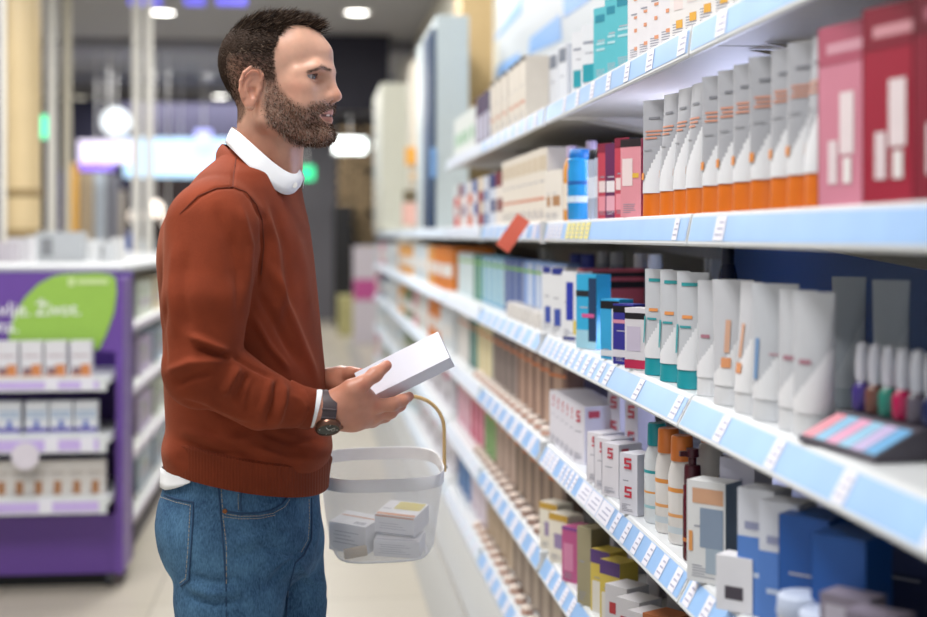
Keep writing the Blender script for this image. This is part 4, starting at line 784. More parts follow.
# ears
for s in (1, -1):
    R = Matrix.Rotation(math.radians(14), 3, 'Y') @ Matrix.Rotation(s * math.radians(-20), 3, 'Z')
    Rl = [[R[i][j] for j in range(3)] for i in range(3)]
    def E(x, y, z): p = R @ Vector((x, s * y, z)); p = p * 1.14; return (p.x - .0155, p.y + s * .0735, p.z - .0275)
    hv.op(ell(E(0, .004, .0), (.0188, .0057, .033), Rl), .004)
    hv.op(ell(E(.004, .004, -.024), (.0097, .0055, .012), Rl), .004)
    rim = [(.012, .006, .012), (.012, .008, .022), (.004, .010, .030), (-.007, .0105, .0285), (-.0145, .010, .019), (-.0165, .009, .006), (-.0145, .008, -.007), (-.009, .007, -.017)]
    chain(hv, [E(*p) for p in rim], [.0030] * 3 + [.0036] * 5, .002)
    hv.op(ell(E(-.001, .0095, .010), (.0108, .0036, .0142), Rl), .003, 'cut')
    hv.op(ell(E(.003, .010, -.006), (.0097, .0080, .0108), Rl), .003, 'cut')
    chain(hv, [E(-.003, .006, .016), E(-.0085, .0075, .004), E(-.007, .0075, -.006), E(-.001, .007, -.0145)], [.0024] * 4, .002)
    hv.op(cap(E(.0115, .006, -.001), E(.0115, .006, -.009), .0038), .003)
HV, HQ = hv.mesh(); HV = relax(HV, HQ, 3, .4)
# ---- hand volumes (man frame) ------------------------------------------------
def hand_vol(lo, hi, parts, h=.0022):
    v = Vol(lo, hi, h)
    for kind, *a in parts:
        if kind == 'chain': chain(v, a[0], a[1], a[2])
        elif kind == 'ell': v.op(ell(a[0], a[1], a[3] if len(a) > 3 else None), a[2])
        elif kind == 'cut': v.op(cap(a[0], a[1], a[2]), a[3], 'cut')
    V, Q = v.mesh(); return relax(V, Q, 2, .4), Q
M3 = lambda *q: [m(*p) for p in q]
RW = m(322, 410, -.115)
r_parts = [
    ('chain', M3((300, 404, -.125), (322, 410, -.115), (336, 411, -.110)), [.0280, .0265, .0268], .01),
    ('ell', m(350, 410, -.100), (.030, .020, .031), .022),
    ('chain', M3((338, 405, -.112), (352, 399, -.116), (364, 400, -.108), (372, 405, -.100)), [.024, .021, .018, .0145], .014),
    ('chain', M3((336, 413, -.105), (354, 415, -.096), (370, 416, -.084)), [.025, .024, .0185], .014),
    # thumb over the top of the box
    ('chain', M3((340, 400, -.118), (352, 390, -.126), (362, 384, -.128), (375, 374.5, -.118), (386.5, 365.5, -.110)), [.022, .0170, .0125, .0115, .0092], .008),
    # index finger along the lower edge of the box
    ('chain', M3((367, 404, -.105), (375, 406, -.106), (392, 404.5, -.100), (402, 400.5, -.086), (409, 396.5, -.070)), [.0150, .0120, .0112, .0100, .0086], .006),
    # middle, ring and little finger below it
    ('chain', M3((364, 412, -.090), (374, 415, -.090), (390, 412, -.078), (400, 405, -.058), (403, 399, -.042)), [.0150, .0122, .0112, .0100, .0088], .006),
    ('chain', M3((362, 418, -.076), (372, 420.5, -.074), (385, 416, -.056), (392, 408, -.040), (393, 402, -.026)), [.0142, .0115, .0105, .0095, .0082], .006),
    ('chain', M3((358, 420, -.066), (367, 422, -.060), (377, 417, -.044), (382, 410, -.032), (382, 405, -.020)), [.0125, .0100, .0092, .0082, .0072], .006),
    ('chain', M3((341, 407, -.131), (356, 405.5, -.127), (371, 405, -.113)), [.0042, .0034, .0040], .010),
    ('chain', M3((341, 413, -.129), (356, 414, -.121), (370, 415, -.104)), [.0042, .0034, .0040], .010),
    ('cut', m(389.5, 367, -.126), m(385, 361, -.122), .0012, .002),
]
RV, RQ = hand_vol((-.01, -.2, .98), (.33, .06, 1.21), r_parts)
l_parts = [
    ('chain', M3((275, 415, .235), (305, 398, .16), (324, 383, .105)), [.034, .030, .026], .01),
    ('ell', m(340, 381, .07), (.028, .030, .020), .02),
    ('chain', M3((328, 382, .095), (342, 381, .065), (356, 384, .045)), [.023, .022, .018], .014),
    ('chain', M3((333, 378, .075), (342, 375, .055), (351, 373.5, .035), (360, 373, .012)), [.0160, .0135, .0115, .0092], .008),
    ('chain', M3((352, 386, .050), (366, 392, .040), (380, 392, .010), (388, 389, -.012)), [.0145, .0110, .0100, .0085], .006),
    ('chain', M3((354, 384, .064), (372, 388, .060), (388, 388, .034), (396, 386, .010)), [.0145, .0112, .0102, .0085], .006),
    ('chain', M3((354, 380, .078), (374, 382, .080), (391, 382, .058), (401, 381, .034)), [.0142, .0108, .0100, .0085], .006),
    ('chain', M3((352, 377, .088), (370, 376, .096), (384, 376, .080), (394, 376, .064)), [.0125, .0095, .0088, .0076], .006),
]
LV, LQ = hand_vol((.0, -.06, 1.0), (.34, .27, 1.24), l_parts)
# ---- torso sections ----------------------------------------------------------
YC = .06; TB = math.radians(15); cb, sb = math.cos(TB), math.sin(TB)
TT = [(150, 236, 268, .055), (162, 220, 284, .095), (175, 203, 297, .145), (190, 190, 302, .172), (205, 179, 305, .188), (228, 169, 310, .196), (255, 164, 313.5, .198), (300, 163, 318, .192),
      (350, 165, 322.5, .184), (400, 167, 327.5, .178), (430, 168.5, 330, .178), (450, 169, 330.5, .178), (458, 168, 329.5, .177), (480, 166, 327, .175), (500, 166, 325, .172)]
def sections(T, yc=YC):
    out = []
    for v, ul, ur, b in T:
        p, q = m(ul, v, yc), m(ur, v, yc); w_ = (q[0] - p[0]) / 2
        a = math.sqrt(max(w_ * w_ - (b * sb) ** 2, (w_ * .55) ** 2)) / cb
        out.append((p[2], (p[0] + q[0]) / 2, a, b))
    return np.array(out[::-1])
def stack(T, yc, zlo, zhi, off=0., e=2.2):
    S_ = sections(T, yc)
    def f(X, Y, Z):
        z = Z.ravel(); cx = np.interp(z, S_[:, 0], S_[:, 1]); a = np.interp(z, S_[:, 0], S_[:, 2]) - off; b = np.interp(z, S_[:, 0], S_[:, 3]) - off
        cx, a, b = (q[None, None, :].astype(np.float32) for q in (cx, a, b))
        x = X - cx; y = Y - yc; xr = np.abs(x * cb - y * sb) / a; yr = np.abs(x * sb + y * cb) / b
        k = (xr ** e + yr ** e + 1e-9) ** (1 / e)
        g = np.maximum((k - 1) * np.minimum(a, b), 0) + np.minimum((k - 1) * np.minimum(a, b), 0)
        return np.maximum(g, np.maximum(Z - zhi, zlo - Z))
    return f, np.array((-.26, yc - .24, zlo)), np.array((.26, yc + .24, zhi))
ZHEM = m(250, 490, YC)[2]
SR, EL, WR = m(213, 229, -.125), m(201, 372, -.172), m(291, 406, -.134)
SL, ELL_, WL = m(269, 226, .245), m(235, 405, .29), m(300, 398, .165)
def sweater(vol, off=0.):
    vol.op(stack(TT, YC, ZHEM + .045, m(250, 152, YC)[2], off), .03)
    nb = m(250, 178, .05)
    vol.op(cap(m(244, 178, .03), m(220, 212, -.10), .048 - off, .056 - off), .03)
    vol.op(cap(m(262, 180, .10), m(264, 212, .21), .048 - off, .056 - off), .03)
    vol.op(cap(SR, m(206, 300, -.162), .078 - off, .0685 - off), .016)
    vol.op(cap(m(206, 300, -.162), EL, .0685 - off, .0600 - off), .008)
    vol.op(cap(m(202, 366, -.172), m(262, 400, -.152), .0625 - off, .0470 - off), .007)
    vol.op(cap(m(262, 400, -.148), WR, .0470 - off, .0365 - off), .012)
    vol.op(cap(SL, ELL_, .075 - off, .055 - off), .02)
    vol.op(cap(ELL_, WL, .055 - off, .033 - off), .012)
    # blousing over the hem band, belly and shoulder blade fullness
    if not off:
        vol.op(ell(m(182, 447, .06), (.028, .12, .022)), .03)
        vol.op(ell(m(300, 448, .02), (.050, .10, .026)), .03)
        vol.op(ell(m(180, 255, -.02), (.030, .09, .070)), .03)
sv = Vol((-.22, -.29, .96), (.19, .37, 1.60), .0036); sweater(sv)
SV, SQ = sv.mesh(); SV = relax(SV, SQ, 3, .5)
keep = ~((SV[:, 2] < ZHEM + .0))
def normals(V, Q):
    n = np.cross(V[Q[:, 2]] - V[Q[:, 0]], V[Q[:, 3]] - V[Q[:, 1]]); N = np.zeros_like(V)
    for k in range(4):
        for j in range(3): N[:, j] += np.bincount(Q[:, k], n[:, j], minlength=len(V))
    return N / (np.linalg.norm(N, axis=1, keepdims=True) + 1e-12)
def uvproj(V):
    "columns and rows at which points of the man's frame are seen (to lay folds where they are seen)"
    ca, sa = math.cos(_al), math.sin(_al)
    X = MO.x + V[:, 0] * ca + V[:, 1] * sa; Y = MO.y - V[:, 0] * sa + V[:, 1] * ca
    d = X * math.sin(YAW) + Y * math.cos(YAW); r = X * math.cos(YAW) - Y * math.sin(YAW)
    return CU + FPX * r / d, CV - FPX * (V[:, 2] - CAMZ) / d
def folds(V, Q, L):
    N = normals(V, Q); u, v = uvproj(V); D = np.zeros(len(V))
    for pts, wd, amp in L:
        pts = np.array(pts, float); best = np.full(len(V), 1e9); T_ = np.zeros(len(V)); n = len(pts) - 1
        for i in range(n):
            a, b = pts[i, :2], pts[i + 1, :2]; d = b - a; t = np.clip(((u - a[0]) * d[0] + (v - a[1]) * d[1]) / (d @ d), 0, 1)
            q = np.hypot(u - a[0] - t * d[0], v - a[1] - t * d[1]); k = q < best; best[k] = q[k]; T_[k] = (i + t[k]) / n
        D += amp * .001 * 2.0 * np.exp(-(best / (wd * .9)) ** 2) * np.clip(np.sin(np.pi * np.clip(T_, 0, 1)) * 1.6 + .12, 0, 1) * (N[:, 1] < .1)
    return V + N * D[:, None]
FOLDS = [
    ([(190, 336), (208, 343), (229, 353)], 4.0, 5), ([(196, 346), (213, 352), (232, 357)], 3.2, -5.5), ([(167, 372), (190, 363), (224, 361)], 4.5, 4), ([(172, 385), (192, 376), (214, 371)], 5, -3),
    ([(239, 366), (231, 380), (222, 396)], 4.5, 4.5), ([(250, 372), (243, 386), (236, 402)], 4, -3.5), ([(231, 354), (252, 367), (276, 379)], 3, -3),
    ([(278, 379), (276, 398), (266, 427)], 3, -4.0), ([(284, 384), (283, 402), (276, 426)], 4, 3.5), ([(270, 378), (266, 398), (258, 420)], 4, 2.5), ([(255, 377), (250, 395), (246, 415)], 4, -2.0),
    ([(205, 400), (225, 412), (255, 420)], 4, 2.5), ([(180, 400), (205, 408), (235, 418)], 3, -2),
    ([(216, 200), (228, 240), (236, 290)], 8, -3), ([(240, 205), (250, 245), (246, 300)], 4, 3.0), ([(232, 230), (240, 270), (238, 320)], 5, -2.5), ([(176, 240), (172, 290), (176, 340)], 6, 2.5), ([(186, 250), (184, 300), (190, 335)], 6, -2.5),
    ([(253, 200), (262, 218), (264, 250), (258, 285)], 2.2, -3.5), ([(236, 160), (233, 175), (233, 188)], 1.3, -1.6), ([(183, 213), (200, 196), (216, 188), (233, 187), (246, 193)], 1.3, -2.2), ([(244, 192), (254, 202), (262, 218)], 1.5, -2.2),
    ([(262, 200), (274, 240), (280, 290), (276, 330)], 5, 3.0), ([(272, 205), (286, 250), (292, 310)], 5, -2.5), ([(268, 262), (284, 300), (304, 350), (318, 385)], 5, 3.5), ([(258, 290), (274, 320), (300, 366)], 5, -3.5),
    ([(252, 315), (268, 345), (290, 372)], 4, 3), ([(295, 230), (304, 270), (310, 320)], 6, 2), ([(180, 430), (215, 440), (250, 438)], 5, 2.5), ([(178, 440), (215, 452), (245, 452)], 4, -2.5), ([(250, 445), (285, 458), (318, 458)], 4, 2.5),
    ([(262, 432), (290, 442), (322, 440)], 4, -2.5), ([(200, 428), (232, 446), (262, 462)], 4, -2), ([(167, 300), (163, 330), (166, 370)], 3, -2), ([(290, 395), (300, 400), (308, 412)], 3, 1.2),
]
SV = folds(SV, SQ, FOLDS)
# ---- legs ---------------------------------------------------------------------
TJ = [(440, 175, 316, .160), (478, 168.5, 319, .166), (500, 162, 318, .170), (520, 160, 319, .170), (545, 164, 321, .162), (560, 170, 319, .150), (572, 180, 312, .120)]
HR, HL = m(229, 545, -.035), m(272, 545, .145)
KR, KL = m(232, 790, -.035), m(290, 790, .14)
AR, AL = m(222, 1000, -.035), m(270, 1000, .14)
def jeans(vol, off=0.):
    vol.op(stack(TJ, YC, m(250, 572, YC)[2], m(250, 446, YC)[2], off, 2.4), .02)
    for h_, k_, a_, r0 in ((HR, KR, AR, .0905), (HL, KL, AL, .0905)):
        h2 = h_ + (k_ - h_) * .22
        vol.op(cap(h_, h2, r0 + .002 - off, r0 - off), .03); vol.op(cap(h2, k_, r0 - off, .062 - off), .012); vol.op(cap(k_, a_, .062 - off, .050 - off), .012)
    if not off:
        vol.op(ell(m(191, 532, .0), (.050, .080, .072)), .025)
        vol.op(ell(m(198, 532, .12), (.050, .070, .072)), .025)
        vol.op(ell(m(298, 542, .075), (.036, .040, .040)), .025)
jv = Vol((-.20, -.17, .04), (.20, .29, 1.02), .0046); jeans(jv)
JV, JQ = jv.mesh(); JV = relax(JV, JQ, 3, .5)
JF = [([(313, 497), (313, 520), (310, 545), (296, 560)], 2.2, -2.5), ([(316, 500), (318, 525), (314, 548)], 3, 2), ([(232, 545), (262, 535), (292, 532)], 5, 2), ([(230, 560), (262, 550), (298, 552)], 5, -2.5), ([(268, 585), (286, 566), (300, 552)], 4, -3),
      ([(262, 575), (282, 560), (296, 556)], 4, 2.5), ([(188, 585), (210, 594), (240, 590)], 5, 2.5), ([(186, 596), (212, 604), (245, 600)], 4, -2.5), ([(190, 575), (215, 582), (240, 578)], 4, -2), ([(300, 575), (312, 590), (330, 596)], 4, -2), ([(296, 560), (310, 580), (326, 584)], 4, 2.2),
      ([(240, 500), (262, 508), (288, 500)], 5, 1.5), ([(250, 585), (254, 610), (252, 640)], 5, 1.8)]
JV = folds(JV, JQ, JF)
# ---- body under the clothes ----------------------------------------------------
bv = Vol((-.22, -.27, .03), (.20, .36, 1.60), .009); sweater(bv, .016)
bv.op(stack(TJ, YC, m(250, 572, YC)[2], m(250, 478, YC)[2], .032), .03)
bv.op(stack(TT, YC, m(250, 500, YC)[2], m(250, 455, YC)[2], .034), .03)
for h_, k_, a_ in ((HR, KR, AR), (HL, KL, AL)):
    bv.op(cap(h_, k_, .074, .048), .02); bv.op(cap(k_, a_, .048, .036), .02); bv.op(cap(a_, a_ + (.10, -.03, -.04), .034, .028), .02)
BV, BQ = bv.mesh()
HM = H2M(HV)
parts = [(HM, HQ), (RV, RQ), (LV, LQ), (BV, BQ)]; off_ = 0; VV = []; QQ = []
for V_, Q_ in parts: VV.append(V_); QQ.append(Q_ + off_); off_ += len(V_)
VV = np.concatenate(VV); QQ = np.concatenate(QQ)
person = npmesh('person', VV, QQ, SKIN); person.matrix_world = MAN
tag(person, 'bearded man in rust sweater and jeans looking at the shelves, holding a white box', 'person')
# ---- skin tint -----------------------------------------------------------------
def sst(a, b, x): t = np.clip((x - a) / (b - a), 0, 1); return t * t * (3 - 2 * t)
def seg_d(x, z, pts):
    best = np.full(x.shape, 1e9)
    for (a, b), (c, d) in zip(pts[:-1], pts[1:]):
        L = (c - a) ** 2 + (d - b) ** 2; t = np.clip(((x - a) * (c - a) + (z - b) * (d - b)) / L, 0, 1); best = np.minimum(best, np.hypot(x - a - t * (c - a), z - b - t * (d - b)))
    return best
def inpoly(x, z, poly):
    r = np.zeros(x.shape, bool); n = len(poly)
    for i in range(n):
        (a, b), (c, d) = poly[i], poly[(i + 1) % n]
        k = ((b > z) != (d > z)) & (x < (c - a) * (z - b) / (d - b + 1e-12) + a); r ^= k
    return r
def soft(x, z, poly, w_):
    "signed soft mask of a polygon in the head's side view"
    d = seg_d(x, z, poly + [poly[0]]); return np.clip(.5 + np.where(inpoly(x, z, poly), d, -d) / w_, 0, 1)
BEARD = [(.010, -.005), (.024, -.003), (.027, -.018), (.034, -.032), (.046, -.044), (.062, -.055), (.074, -.060), (.082, -.054), (.094, -.050), (.125, -.052), (.125, -.135), (.06, -.135), (.035, -.118), (.015, -.095), (.004, -.070), (.004, -.03)]
HAIRP = [(.105, .066), (.085, .072), (.066, .083), (.046, .084), (.035, .076), (.029, .060), (.026, .040), (.022, .020), (.024, .0), (.024, -.014), (.008, -.016), (.004, -.002), (-.008, .007), (-.026, .004), (-.036, -.012), (-.034, -.044), (-.040, -.070), (-.050, -.082), (-.12, -.082), (-.13, .13), (.115, .13)]
def beard_mask(h):
    x, y, z = h[:, 0], np.abs(h[:, 1]), h[:, 2]
    k = soft(x, z, BEARD, .010) * (y < .072)
    lip = (np.abs(z + .0732) < .0125 * (1 - (y / .029) ** 2)) & (x > .07)
    k = np.where(lip, 0, k)
    k *= 1 - .85 * np.exp(-((z + .092) / .006) ** 2 - (np.maximum(y - .004, 0) / .006) ** 2) * (x > .08) * (np.abs(y) > .006)
    return k
def hair_mask(h):
    return soft(h[:, 0], h[:, 2], HAIRP, .008)
hN = normals(HV, HQ)
tint = np.tile(np.array(hexc('dcab93')), (len(VV), 1)); nh = len(HV)
x, y, z = HV[:, 0], np.abs(HV[:, 1]), HV[:, 2]
t_ = tint[:nh]
def blend(k, c): t_[:] = t_ * (1 - k[:, None]) + np.array(c) * k[:, None]
blend(.40 * np.exp(-((x - .06) / .022) ** 2 - ((z + .030) / .020) ** 2) , hexc('c98068'))
blend(.35 * np.exp(-((x - .115) / .012) ** 2 - ((z + .036) / .012) ** 2), hexc('cc7f66'))
blend(.40 * sst(.066, .078, y) * (z > -.06) * (z < .03) * (x < .02), hexc('cf8064'))
blend(.45 * sst(-.075, -.12, z) * (x < .07), hexc('c48a6c'))
blend(.30 * np.exp(-((x - .082) / .02) ** 2 - ((z + .006) / .010) ** 2 - ((y - .031) / .018) ** 2), hexc('a86850'))
hm, bm = hair_mask(HV), beard_mask(HV)
earmask = 1 - ((np.abs(HV[:, 1]) > .0755) & (HV[:, 2] < .003) | (((HV[:, 0] + .016) / .023) ** 2 + ((HV[:, 2] + .028) / .034) ** 2 < 1) & (np.abs(HV[:, 1]) > .06))
blend(.55 * bm, hexc('80604f')); blend((.62 + .30 * np.clip(sst(.0, .035, z) + 1 - sst(-.085, -.05, x), 0, 1)) * hm * earmask, hexc('3c2c24'))
lipk = (x > .07) * sst(0, .0025, .0118 * (1 - (y / .0275) ** 2) - np.abs(z + .0732))
blend(.65 * lipk, hexc('b0685c')); blend(.85 * ((np.abs(z + .0724) < .0020) & (x > .08) & (y < .024)), hexc('4a2422')); blend(.9 * ((np.abs(z + .0716) < .0016) & (x > .086) & (y < .013) & (x < .1005)), hexc('e4d6ca'))
EYB = lambda h: np.exp(-((h[:, 2] - (.0042 + .0028 * np.sin(np.clip((np.abs(h[:, 1]) - .010) / .040, 0, 1) * 3.0) - .006 * sst(.034, .052, np.abs(h[:, 1])))) / .0024) ** 2) * sst(.008, .014, np.abs(h[:, 1])) * (1 - sst(.046, .054, np.abs(h[:, 1]))) * (h[:, 0] > .05)
blend(.35 * EYB(HV), hexc('5b4234'))
n2 = len(RV) + len(LV); hnd = tint[nh:nh + n2]; hnd[:] = hexc('cf8f76')
tips = [m(388, 365, -.11), m(411, 395, -.066)] + [m(376, 406, -.118), m(363, 386, -.140), m(360, 372, .01)]
for p_, rr in zip(tips, (.014, .014, .008, .008, .012)):
    k = np.exp(-(np.linalg.norm(VV[nh:nh + n2] - p_, axis=1) / rr) ** 2)[:, None] * .5; hnd[:] = hnd * (1 - k) + np.array(hexc('c8705c')) * k
ca_ = person.data.color_attributes.new('tint', 'FLOAT_COLOR', 'POINT')
if len(person.data.vertices) == len(VV): ca_.data.foreach_set('color', np.concatenate([tint, np.ones((len(tint), 1))], 1).ravel())
# ---- hair strands ----------------------------------------------------------------
def strand_mats(name, cols):
    return [mat(name + str(i), hexc(c), rough=.7, var=0, spec=.15) for i, c in enumerate(cols)]
def sample(mask, n, V=HV, Q=HQ, N=hN, thr=.0):
    ar = np.linalg.norm(np.cross(V[Q[:, 2]] - V[Q[:, 0]], V[Q[:, 3]] - V[Q[:, 1]]), axis=1) * mask[Q[:, 0]]
    q = rng.choice(len(Q), n, p=ar / ar.sum()); a, b = rng.random(n)[:, None], rng.random(n)[:, None]
    P_ = (V[Q[q, 0]] * (1 - a) + V[Q[q, 1]] * a) * (1 - b) + (V[Q[q, 3]] * (1 - a) + V[Q[q, 2]] * a) * b
    return P_, N[Q[q, 0]]
def strands(name, Pt, D, Ln, wd, mats, probs, parent, curl=.25, N=None):
    n = len(Pt); D = D / np.linalg.norm(D, axis=1, keepdims=True); S_ = np.cross(D, rng.normal(size=(n, 3))); S_ /= np.linalg.norm(S_, axis=1, keepdims=True)
    bend = rng.normal(size=(n, 3)) * curl
    if N is not None: bend = bend - N * .35
    p0 = Pt; p1 = Pt + D * Ln[:, None] * .5 + bend * Ln[:, None] * .06; p2 = Pt + D * Ln[:, None] + bend * Ln[:, None] * .32
    W = (S_ * wd[:, None]) if np.ndim(wd) else S_ * wd
    V = np.stack([p0 - W, p0 + W, p1 + W * .9, p1 - W * .9, p2 + W * .25, p2 - W * .25], 1)
    V = H2M(V.reshape(-1, 3)); b = np.arange(n)[:, None] * 6
    Q = np.concatenate([b + [0, 1, 2, 3], b + [3, 2, 4, 5]], 1).reshape(-1, 4)
    o = npmesh(name, V, Q, mats[0], parent)
    for M_ in mats[1:]: o.data.materials.append(M_)
    mi = rng.choice(len(mats), n, p=probs); o.data.polygons.foreach_set('material_index', np.repeat(mi, 2).astype(np.int32)); o.data.update(); return o
HAIRM = strand_mats('dark_brown_hair', ('211712', '30231b', '4c392c', '7d6c5e'))
BEARDM = strand_mats('beard_hair', ('3f2c24', '634a3c', '8a6e60', 'b8aa9c'))
sidek = lambda p: sst(.050, .066, np.abs(p[:, 1])) * (1 - sst(.055, .085, p[:, 2]))
P_, N_ = sample(np.where(hm > .5, 1., hm * .6) * earmask, 23000)
sd = sidek(P_); low = 1 - sst(-.06, .045, P_[:, 2]); top = sst(.055, .085, P_[:, 2]); fr = sst(.045, .09, P_[:, 0])
F_ = np.stack([.9 + 0 * sd, np.zeros(len(sd)), -.25 * (1 - top) - .9 * low + .1 * top + .35 * fr * top], 1)
D_ = F_ * (.9) + N_ * (.34 + .10 * top + .2 * fr)[:, None] + rng.normal(size=P_.shape) * .17
Ln = (.0050 + .0075 * (1 - low) * (1 - .55 * sd) + .010 * top + .004 * fr * top) * (.7 + .6 * rng.random(len(sd)))
Ln *= 1 - .6 * np.clip(low * 1.1 + sd * .3, 0, 1)
hair = strands('hair', P_, D_, Ln, .00042, HAIRM, (.38, .33, .20, .09), person, N=N_)
tag(hair, 'short dark brown hair faded at the sides')
P_, N_ = sample(np.where(bm > .35, bm ** 2, bm * .2), 8200)
D_ = N_ * .75 + np.stack([.25 * np.ones(len(P_)), 0 * P_[:, 1], -.75 * np.ones(len(P_))], 1) + rng.normal(size=P_.shape) * .38
cheek = sst(-.075, -.04, P_[:, 2]) * (P_[:, 0] < .075)
Ln = (.0072 - .0035 * cheek) * (.6 + .7 * rng.random(len(P_)))
grey = .10 + .22 * np.exp(-((P_[:, 0] - .075) / .02) ** 2 - ((P_[:, 2] + .10) / .02) ** 2).mean()
beard = strands('beard', P_, D_, Ln * .8, .00034, BEARDM, (.27, .30, .24, .19), person, .5)
tag(beard, 'trimmed brown and grey beard')
for sd_ in (1, -1):
    P_, N_ = sample(EYB(HV) * (HV[:, 1] * sd_ > 0), 190)
    D_ = N_ * .35 + np.stack([-.5 * np.ones(len(P_)), np.sign(P_[:, 1]) * .9, .25 - 8 * (np.abs(P_[:, 1]) - .02)], 1) + rng.normal(size=P_.shape) * .15
    strands('eyebrow', P_, D_, .0055 * (.6 + .6 * rng.random(len(P_))), .00026, HAIRM[1:4], (.4, .4, .2), person)
# close-cropped underlayer of the hair
ck = hm * np.clip(sst(.022, .050, HV[:, 2]) + (1 - sst(-.080, -.060, HV[:, 0])), 0, 1) * earmask
fsel = (ck[HQ] > .30).all(1); idx_ = np.unique(HQ[fsel]); rm_ = np.full(len(HV), -1); rm_[idx_] = np.arange(len(idx_))
nz = rng.normal(size=len(idx_)) * .0006
CVt = HV[idx_] + hN[idx_] * ((.0001 + .0013 * ck[idx_] * sst(.03, .08, HV[idx_, 2]) + .0005 * ck[idx_]) + nz * ck[idx_])[:, None]
npmesh('cropped_underlayer', H2M(CVt), rm_[HQ[fsel]], HAIRM[1], hair)
for s, e in zip((1, -1), EC):      # eyelashes and eyes
    n = 60; a = np.linspace(-1, 1, n); base = e + np.stack([.0145 - .0065 * a * a, s * .002 + a * .0125, .0032 * (1 - a * a) + .0002], 1)
    strands('eyelashes', base, np.stack([1 + 0 * a, a * .3, .35 + 0 * a], 1) + rng.normal(size=(n, 3)) * .1, np.full(n, .0036), .00018, HAIRM[:1], (1,), person)
EW = mat('eye_white', (.62, .57, .55), rough=.25, var=0); IR = mat('iris_brown', hexc('4a3222'), rough=.15, var=.3, vscale=900, coat=1); PU = mat('pupil_black', (.005, .005, .005), rough=.1, var=0)
for s, e in zip((1, -1), EC):
    mb = MB(); R_ = .0131; gz = Vector((1, -.10, -.04)).normalized()
    rot = Vector((0, 0, 1)).rotation_difference(gz).to_matrix()
    prof = [(R_ * math.sin(t), R_ * math.cos(t)) for t in [math.radians(q) for q in (0.5, 13, 14, 33, 34, 50, 80, 110, 150, 178)]]
    tmp = MB(); n = 24
    for j in range(len(prof) - 1):
        MM = PU if j < 1 else (IR if j < 3 else EW); tmp.lathe([prof[j], prof[j + 1]], MM, n, cap=False)
    vs = np.array([rot @ Vector(p) for p in tmp.v]) + e; tmp.v = [tuple(p) for p in H2M(vs)]
    tmp.build('eye', person, smooth=True)
# ---- clothes -----------------------------------------------------------------------
sw = npmesh('sweater', SV, SQ, KNIT, person)
tag(sw, 'rust coloured crew neck knitted sweater')
def ring_band(name, T, rows, off, M, yc=YC, parent=None, n=96, tilt=0., e=2.2, thick=.0):
    S_ = sections(T, yc); mb = MB(); rings = []
    for v, o_ in rows:
        z0 = m(250, v, yc)[2]; R = []
        for i in range(n):
            t = 2 * math.pi * i / n; cx, a, b = (np.interp(z0, S_[:, 0], S_[:, k]) for k in (1, 2, 3)); a += off + o_; b += off + o_
            c, s = math.cos(t), math.sin(t); rr = (abs(c) ** e + abs(s) ** e) ** (-1 / e); xr, yr = a * c * rr, b * s * rr
            x = cx + xr * cb + yr * sb; y = yc - xr * sb + yr * cb
            R.append((x, y, z0 - tilt * (x - cx)))
        rings.append(R)
    mb.loft(rings, M, cap=False); return mb.build(name, parent, smooth=True)
ring_band('hem_band', TT, [(442, -.012), (444, -.001), (446, .002), (452, .0005), (462, .0), (473.5, .0005), (475.5, -.0015), (474, -.010)], .001, RIB, parent=sw, tilt=.20)
# cuff band
ax = Vector((1, .0, -.20)).normalized()
def disc(c, ax, r, n=28, sq=1.0):
    x = ax.cross(Vector((0, 0, 1))).normalized(); y = x.cross(ax); return [tuple(Vector(c) + r * (math.cos(2 * math.pi * k / n) * x + sq * math.sin(2 * math.pi * k / n) * y)) for k in range(n)]
mb = MB(); c0 = Vector(m(286, 404, -.137)); c1 = Vector(m(313.5, 409.5, -.118)); L = (c1 - c0)
mb.loft([disc(c0 + L * t, ax, r) for t, r in ((0, .040), (.04, .0402), (.5, .0350), (.96, .0338), (1.0, .0318), (.97, .0300))], RIBZ, cap=False); mb.build('cuff', sw, smooth=True)
mb = MB(); c2 = Vector(m(317.5, 408.8, -.117)); d_ = Vector((1, 0, -.26)).normalized()
mb.loft([disc(c0 + L * .8, ax, .030), disc(c2 - d_ * .004, d_, .0322), disc(c2, d_, .0322), disc(c2 + d_ * .0002, d_, .0300), disc(c2 - d_ * .01, d_, .0280)], WCLOTH, cap=False)
mb.build('shirt_cuff', person, smooth=True)
axl = (Vector(WL) - Vector(m(300, 400, .18))).normalized(); cl = Vector(m(322.5, 384, .115)); mb = MB()
mb.loft([disc(cl - axl * .03, axl, .031), disc(cl, axl, .031), disc(cl, axl, .029)], WCLOTH, cap=False); mb.build('shirt_cuff', person, smooth=True)
# neckband of the sweater and shirt collar: loops around the neck
def loop(pts, n=72):
    "closed Catmull-Rom loop through points of the man's frame"
    P_ = [np.array(p) for p in pts]; N_ = len(P_); out = []
    for i in range(n):
        t = i / n * N_; k = int(t); f = t - k; a, b, c, d = (P_[(k + j - 1) % N_] for j in range(4))
        out.append(tuple(.5 * ((2 * b) + (c - a) * f + (2 * a - 5 * b + 4 * c - d) * f * f + (3 * b - 3 * c + d - a) * f ** 3)))
    return out
def opencurve(pts, n=60):
    P_ = [np.array(p) for p in pts]; P_ = [2 * P_[0] - P_[1]] + P_ + [2 * P_[-1] - P_[-2]]; N_ = len(P_) - 3; out = []
    for i in range(n + 1):
        t = min(i / n * N_, N_ - 1e-6); k = int(t); f = t - k; a, b, c, d = P_[k:k + 4]
        out.append(tuple(.5 * ((2 * b) + (c - a) * f + (2 * a - 5 * b + 4 * c - d) * f * f + (3 * b - 3 * c + d - a) * f ** 3)))
    return out
